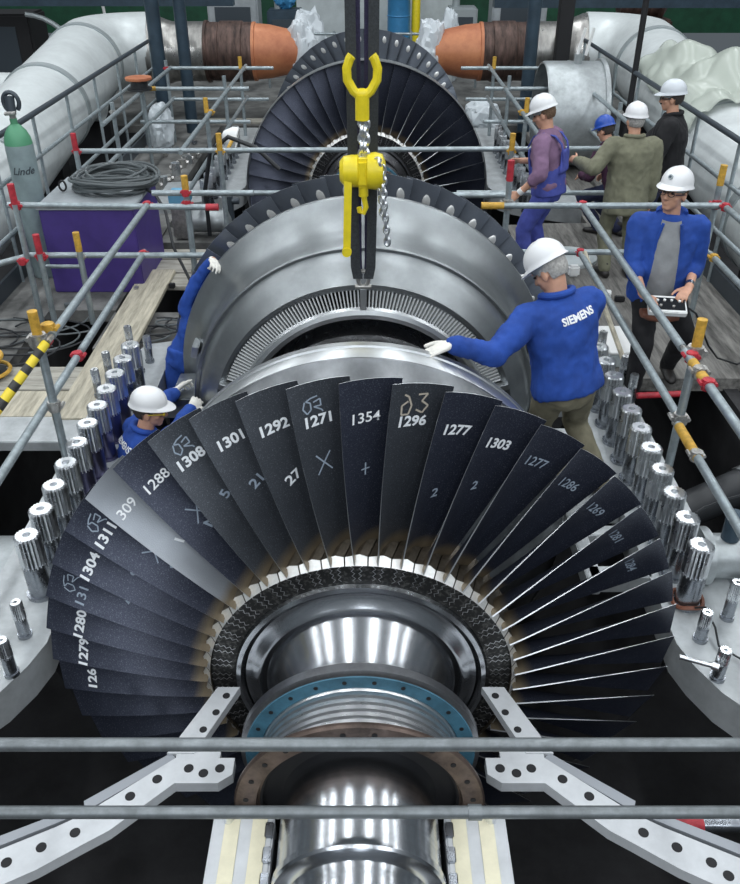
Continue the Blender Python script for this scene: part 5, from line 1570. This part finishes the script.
# 2  man left of the wheel in the pit
P2 = person('person in white helmet and yellow glasses crouching left of the bladed wheel', (-1.64, 1.80, -0.30), rad(-60), lean=rad(16), hands=((-1.42, 2.62, 0.12), (-1.23, 2.28, 0.17)),
            feet=((-1.52, 1.95, -1.02), (-1.48, 1.66, -1.08)), gloves=(True, True), curl=(.6, .6), head_yaw=rad(-24), head_pitch=rad(-4), s=1.0, hair='hairdark', glasses='yellow', mtop='jacket', mlegs='jacket', seed=4.0,
            poles=(V((-.4, .3, -.8)), V((.4, -.6, -.8))), bulk=1.12)
surf_text(P2, 'SIEMENS', 0.060, .40, 0.0, -1, 'printed_lettering', M['print'], bold=0.0018)
# 3  man half hidden behind the ring
P3 = person('person in blue half hidden behind the left edge of the hanging ring', (-1.47, 3.12, 0.12), rad(180), side=rad(-31), hands=((-1.20, 3.12, -0.15), (-1.15, 3.07, 0.98)), feet=((-1.42, 3.14, -0.76), (-1.62, 3.14, -0.74)),
            gloves=(True, True), curl=(.7, .6), head_pitch=rad(-12), s=0.92, hair='hairdark', hat='helmetblue', mtop='jacket', mlegs='jacket', seed=6.0, poles=(V((0, .3, -.5)), V((-.9, .2, .5))),
            hdir=(None, V((.35, -.9, .05))), palm=(None, V((-.3, -.5, -1))), head_yaw=rad(88), bulk=.9)
# 4  man with the control box
P4 = person('person in open blue jacket, grey shirt and white helmet holding a black control box', (2.25, 3.00, 0.82), rad(168), lean=rad(4), hands=((2.38, 2.70, 0.90), (2.04, 2.66, 0.86)), feet=((2.54, 3.20, FZ + .02), (2.16, 2.86, -0.12)), kpoles=(V((.55, -.8, .3)), V((0, -1, 0))),
            sleeves=0.7, top='jacket', mtop='jacket', mlegs='blackcloth', hair='hairbrown', glasses='clear', emblem=True, head_yaw=rad(-34), head_pitch=rad(8), s=1.05, bulk=1.16, belly=.06, gap=80, seed=8.0, hem=-.12,
            poles=(V((.35, .6, -.8)), V((-.35, .6, -.8))), hdir=(V((-.45, -.55, -.15)), V((.35, -.6, -.15))), palm=(V((0, 0, -1)), V((0, 0, -1))), curl=(.45, .45))
# 5  man in overalls
P5 = person('person in blue bib overalls, mauve shirt and white helmet standing sideways at the far studs', (1.86, 5.50, 0.84), rad(62), lean=rad(8), hands=((1.52, 5.26, 0.84), (1.60, 5.80, 1.02)), feet=((1.70, 5.36, -0.12), (1.92, 5.66, -0.12)), sleeves=0.7, top='shirt', mtop='mauve', mlegs='overall', hair='hairbrown',
            head_pitch=rad(-20), s=1.06, seed=10.0, hem=.0, curl=(.7, .7), bulk=1.12)
# 6  man in khaki
P6 = person('person in khaki work jacket and trousers and white helmet seen from behind', (2.66, 5.50, 0.80), rad(4), lean=rad(4), hands=((2.14, 5.64, 1.06), (2.94, 5.56, 0.62)), feet=((2.54, 5.44, FZ), (2.80, 5.44, FZ)), mtop='khaki', mlegs='khaki', hair='hairgrey', s=1.0, seed=12.0, hem=-.22, bulk=1.24, curl=(.6, .5), head_yaw=rad(8))
# 7  crouching man
P7 = person('person in dark clothes with blue helmet bending down between two standing workers', (2.93, 6.75, 0.48), rad(40), lean=rad(26), hands=((2.55, 7.0, 0.55), (2.9, 7.15, 0.52)), feet=((2.78, 6.8, FZ), (3.02, 6.75, FZ)), mtop='maroon', mlegs='navy', hair='hairdark', hat='helmetblue', s=0.97, seed=14.0, head_pitch=rad(-15), bulk=1.1)
# 8  man in black
P8 = person('person in black shirt and pale helmet standing at the right handrail, face in profile', (3.24, 6.15, 0.86), rad(66), lean=rad(3), hands=((2.80, 5.98, 0.92), (2.86, 6.45, 1.0)), feet=((3.12, 6.02, FZ), (3.20, 6.32, FZ)), mtop='blackcloth', mlegs='navy', hair='hairdark', hat='helmetgrey', s=1.05, seed=16.0, bulk=1.24, belly=.05, sleeves=0.7, moustache=True, glasses='clear', head_pitch=rad(-4), curl=(.6, .6))

# shirt front, belt, device for the control box man
def front_panel(P, name, m, halfw, h0, h1, out, parent, taper=0.0):
    jk = P['jacket']; off = wloc(jk); bvh = front_bvh(jk.data)
    mb = MB(); nu, nv = 12, 24; vs = []
    for jn in range(nv + 1):
        h = h0 + (h1 - h0) * jn / nv
        w = halfw * (1 - taper * jn / nv)
        for i in range(nu + 1):
            a = -w + 2 * w * i / nu
            o = P['sp'](h) - off + P['r'] * a + P['f'] * .6
            hit = bvh.ray_cast(o, -P['f'])
            q = hit[0] if hit[0] is not None else P['sp'](h) - off + P['r'] * a + P['f'] * .1
            e = abs(2 * i / nu - 1)
            vs.append(q + P['f'] * (out * (1 - e ** 4) - .004) + off)
    k = nu + 1
    mb.add(vs, [(j_ * k + i, j_ * k + i + 1, (j_ + 1) * k + i + 1, (j_ + 1) * k + i) for j_ in range(nv) for i in range(nu)])
    return mb.build(name, m, parent, angle=60)
front_panel(P4, 'tshirt_front', M['tee'], .112, -.06, .505, .024, P4['t'], .34)
for sg in (-1, 1):
    q = MB(); q.path([P4['sp'](h, .142 + .02 * math.exp(-((h - .14) / .15) ** 2), sg * x) for h, x in ((-.10, .105), (0.0, .105), (.12, .102), (.25, .095), (.36, .085), (.44, .072), (.50, .06))], .012, 8)
    q.build('jacket_edge', M['jacket'], P4['t'])
g = MB(); g.box(P4['sp'](-.085, .135), (.20, .03, .05), rot=Euler((0, 0, rad(168)))); g.build('belt', M['blackcloth'], P4['t'])
w4 = P4['arms'][0][2]; e4 = P4['arms'][0][1]
g = MB(); g.tube(w4.lerp(e4, .08), w4.lerp(e4, .20), .034, 16); g.build('wrist_watch', M['boltshank'], P4['t'])
dc = V((2.205, 2.595, 0.80)); dr = Euler((rad(22), 0, rad(-8)))
t = thing('control_box', dc, 'black handheld control box with pale edges and knobs in the hands of the worker', 'control box')
R_ = dr.to_matrix()
g = MB(); g.box(dc, (.27, .17, .045), rot=R_, bev=.006); g.build('case', M['white'], t)
g = MB(); g.box(dc + R_ @ V((0, 0, .0235)), (.245, .12, .004), rot=R_); g.build('panel', M['screen'], t)
for x, y in ((-.07, .025), (-.02, .03), (.03, .03), (.085, .025), (-.05, -.025), (.04, -.03)):
    g = MB(); p0 = dc + R_ @ V((x, y, .024)); g.tube(p0, p0 + R_ @ V((0, 0, .012)), .010, 12); g.build('knob', M['white'] if y > 0 else M['clamp'], t)
g = MB(); g.loft([(dc + V((-.16, .05, -.075)), .05, .03), (dc + V((-.10, .04, -.085)), .06, .045), (dc + V((0.0, .03, -.095)), .06, .045), (dc + V((.10, .02, -.085)), .05, .035)], V((0, 1, 0)), V((0, 0, 1)), 16)
tag(g.build('leather_pouch', M['leather']), 'brown leather pouch strapped under the black control box', 'pouch')
g = MB(); g.path([V(p) for p in ((2.34, 2.60, .80), (2.45, 2.64, .72), (2.65, 2.76, .40), (2.9, 3.1, .12), (3.2, 3.35, -.07), (3.5, 3.6, -.08))], .008, 6)
tag(g.build('control_cable', M['hose']), 'thin black cable running from the control box over the deck', 'cable')
# overall straps and bib of the man in overalls
for sg in (-1, 1):
    q = MB()
    ribbon(q, [P5['sp'](h, y, sg * x) for h, y, x in ((.20, -.168, .06), (.30, -.175, .075), (.40, -.160, .085), (.475, -.105, .095), (.51, .0, .09), (.48, .10, .085), (.38, .165, .075))], .04, .008, P5['r'])
    q.build('shoulder_strap', M['overall'], P5['t'])
q = MB()
q.loft([(P5['sp'](-.06), .222, .175), (P5['sp'](.06), .214, .167), (P5['sp'](.17), .206, .160), (P5['sp'](.20), .198, .152)], P5['r'], P5['f'], 28)
q.loft([(P5['sp'](.12, .15), .12, .025), (P5['sp'](.36, .155), .10, .022)], P5['r'], P5['f'], 20)
q.loft([(P5['sp'](.14, -.150), .13, .025), (P5['sp'](.34, -.160), .09, .020)], P5['r'], P5['f'], 20)
remesh(q, 'bib', M['overall'], P5['t'], vox=.012, smooth=3, folds=.006, seed=3)
q = MB(); w5 = P5['arms'][0][2]; e5 = P5['arms'][0][1]
q.tube(w5.lerp(e5, .03), w5.lerp(e5, .20), .036, 14); q.build('wrist_bandage', M['white'], P5['t'])

# ================================================================== CAMERA, LIGHT, WORLD
cam = bpy.data.cameras.new('camera'); co = bpy.data.objects.new('camera', cam); C.objects.link(co)
cam.sensor_fit = 'VERTICAL'; cam.sensor_height = 24.0; cam.sensor_width = 24.0 * 740 / 884; cam.lens = 24.0 * F / 884
co.location = CAM; co.rotation_euler = (PI / 2 - TH, 0, 0); cam.clip_start = 0.05; cam.clip_end = 200
scene.camera = co
def area(name, loc, sx, sy, power, target=None, col=(1, 1, 1)):
    l = bpy.data.lights.new(name, 'AREA'); l.shape = 'RECTANGLE'; l.size = sx; l.size_y = sy; l.energy = power; l.color = col
    o = bpy.data.objects.new(name, l); C.objects.link(o); o.location = loc
    if target is not None:
        o.rotation_euler = (V(target) - V(loc)).to_track_quat('-Z', 'Y').to_euler()
    return o
for x in (-12.0, -7.2, -2.4, 2.4, 7.2, 12.0):
    area('hall_lamp', (x, 4.0, 9.5), 0.55, 28.0, 680, None, (0.93, 0.97, 1.0))
for x in (-6.0, 0.6, 7.0):
    area('front_fill', (x, -12.0, 8.0), 2.6, 5.0, 250, (0, 2, 0), (0.88, 0.94, 1.0))  # unseen fill areas behind the camera, added to light camera-facing surfaces
w = bpy.data.worlds.new('world'); scene.world = w; w.use_nodes = True
bg = w.node_tree.nodes['Background']; bg.inputs['Color'].default_value = (0.55, 0.64, 0.72, 1); bg.inputs['Strength'].default_value = 0.17
vs_ = scene.view_settings
vs_.view_transform = 'Standard'; vs_.look = 'None'; vs_.gamma = 1.0; vs_.use_curve_mapping = False; vs_.exposure = 0.0
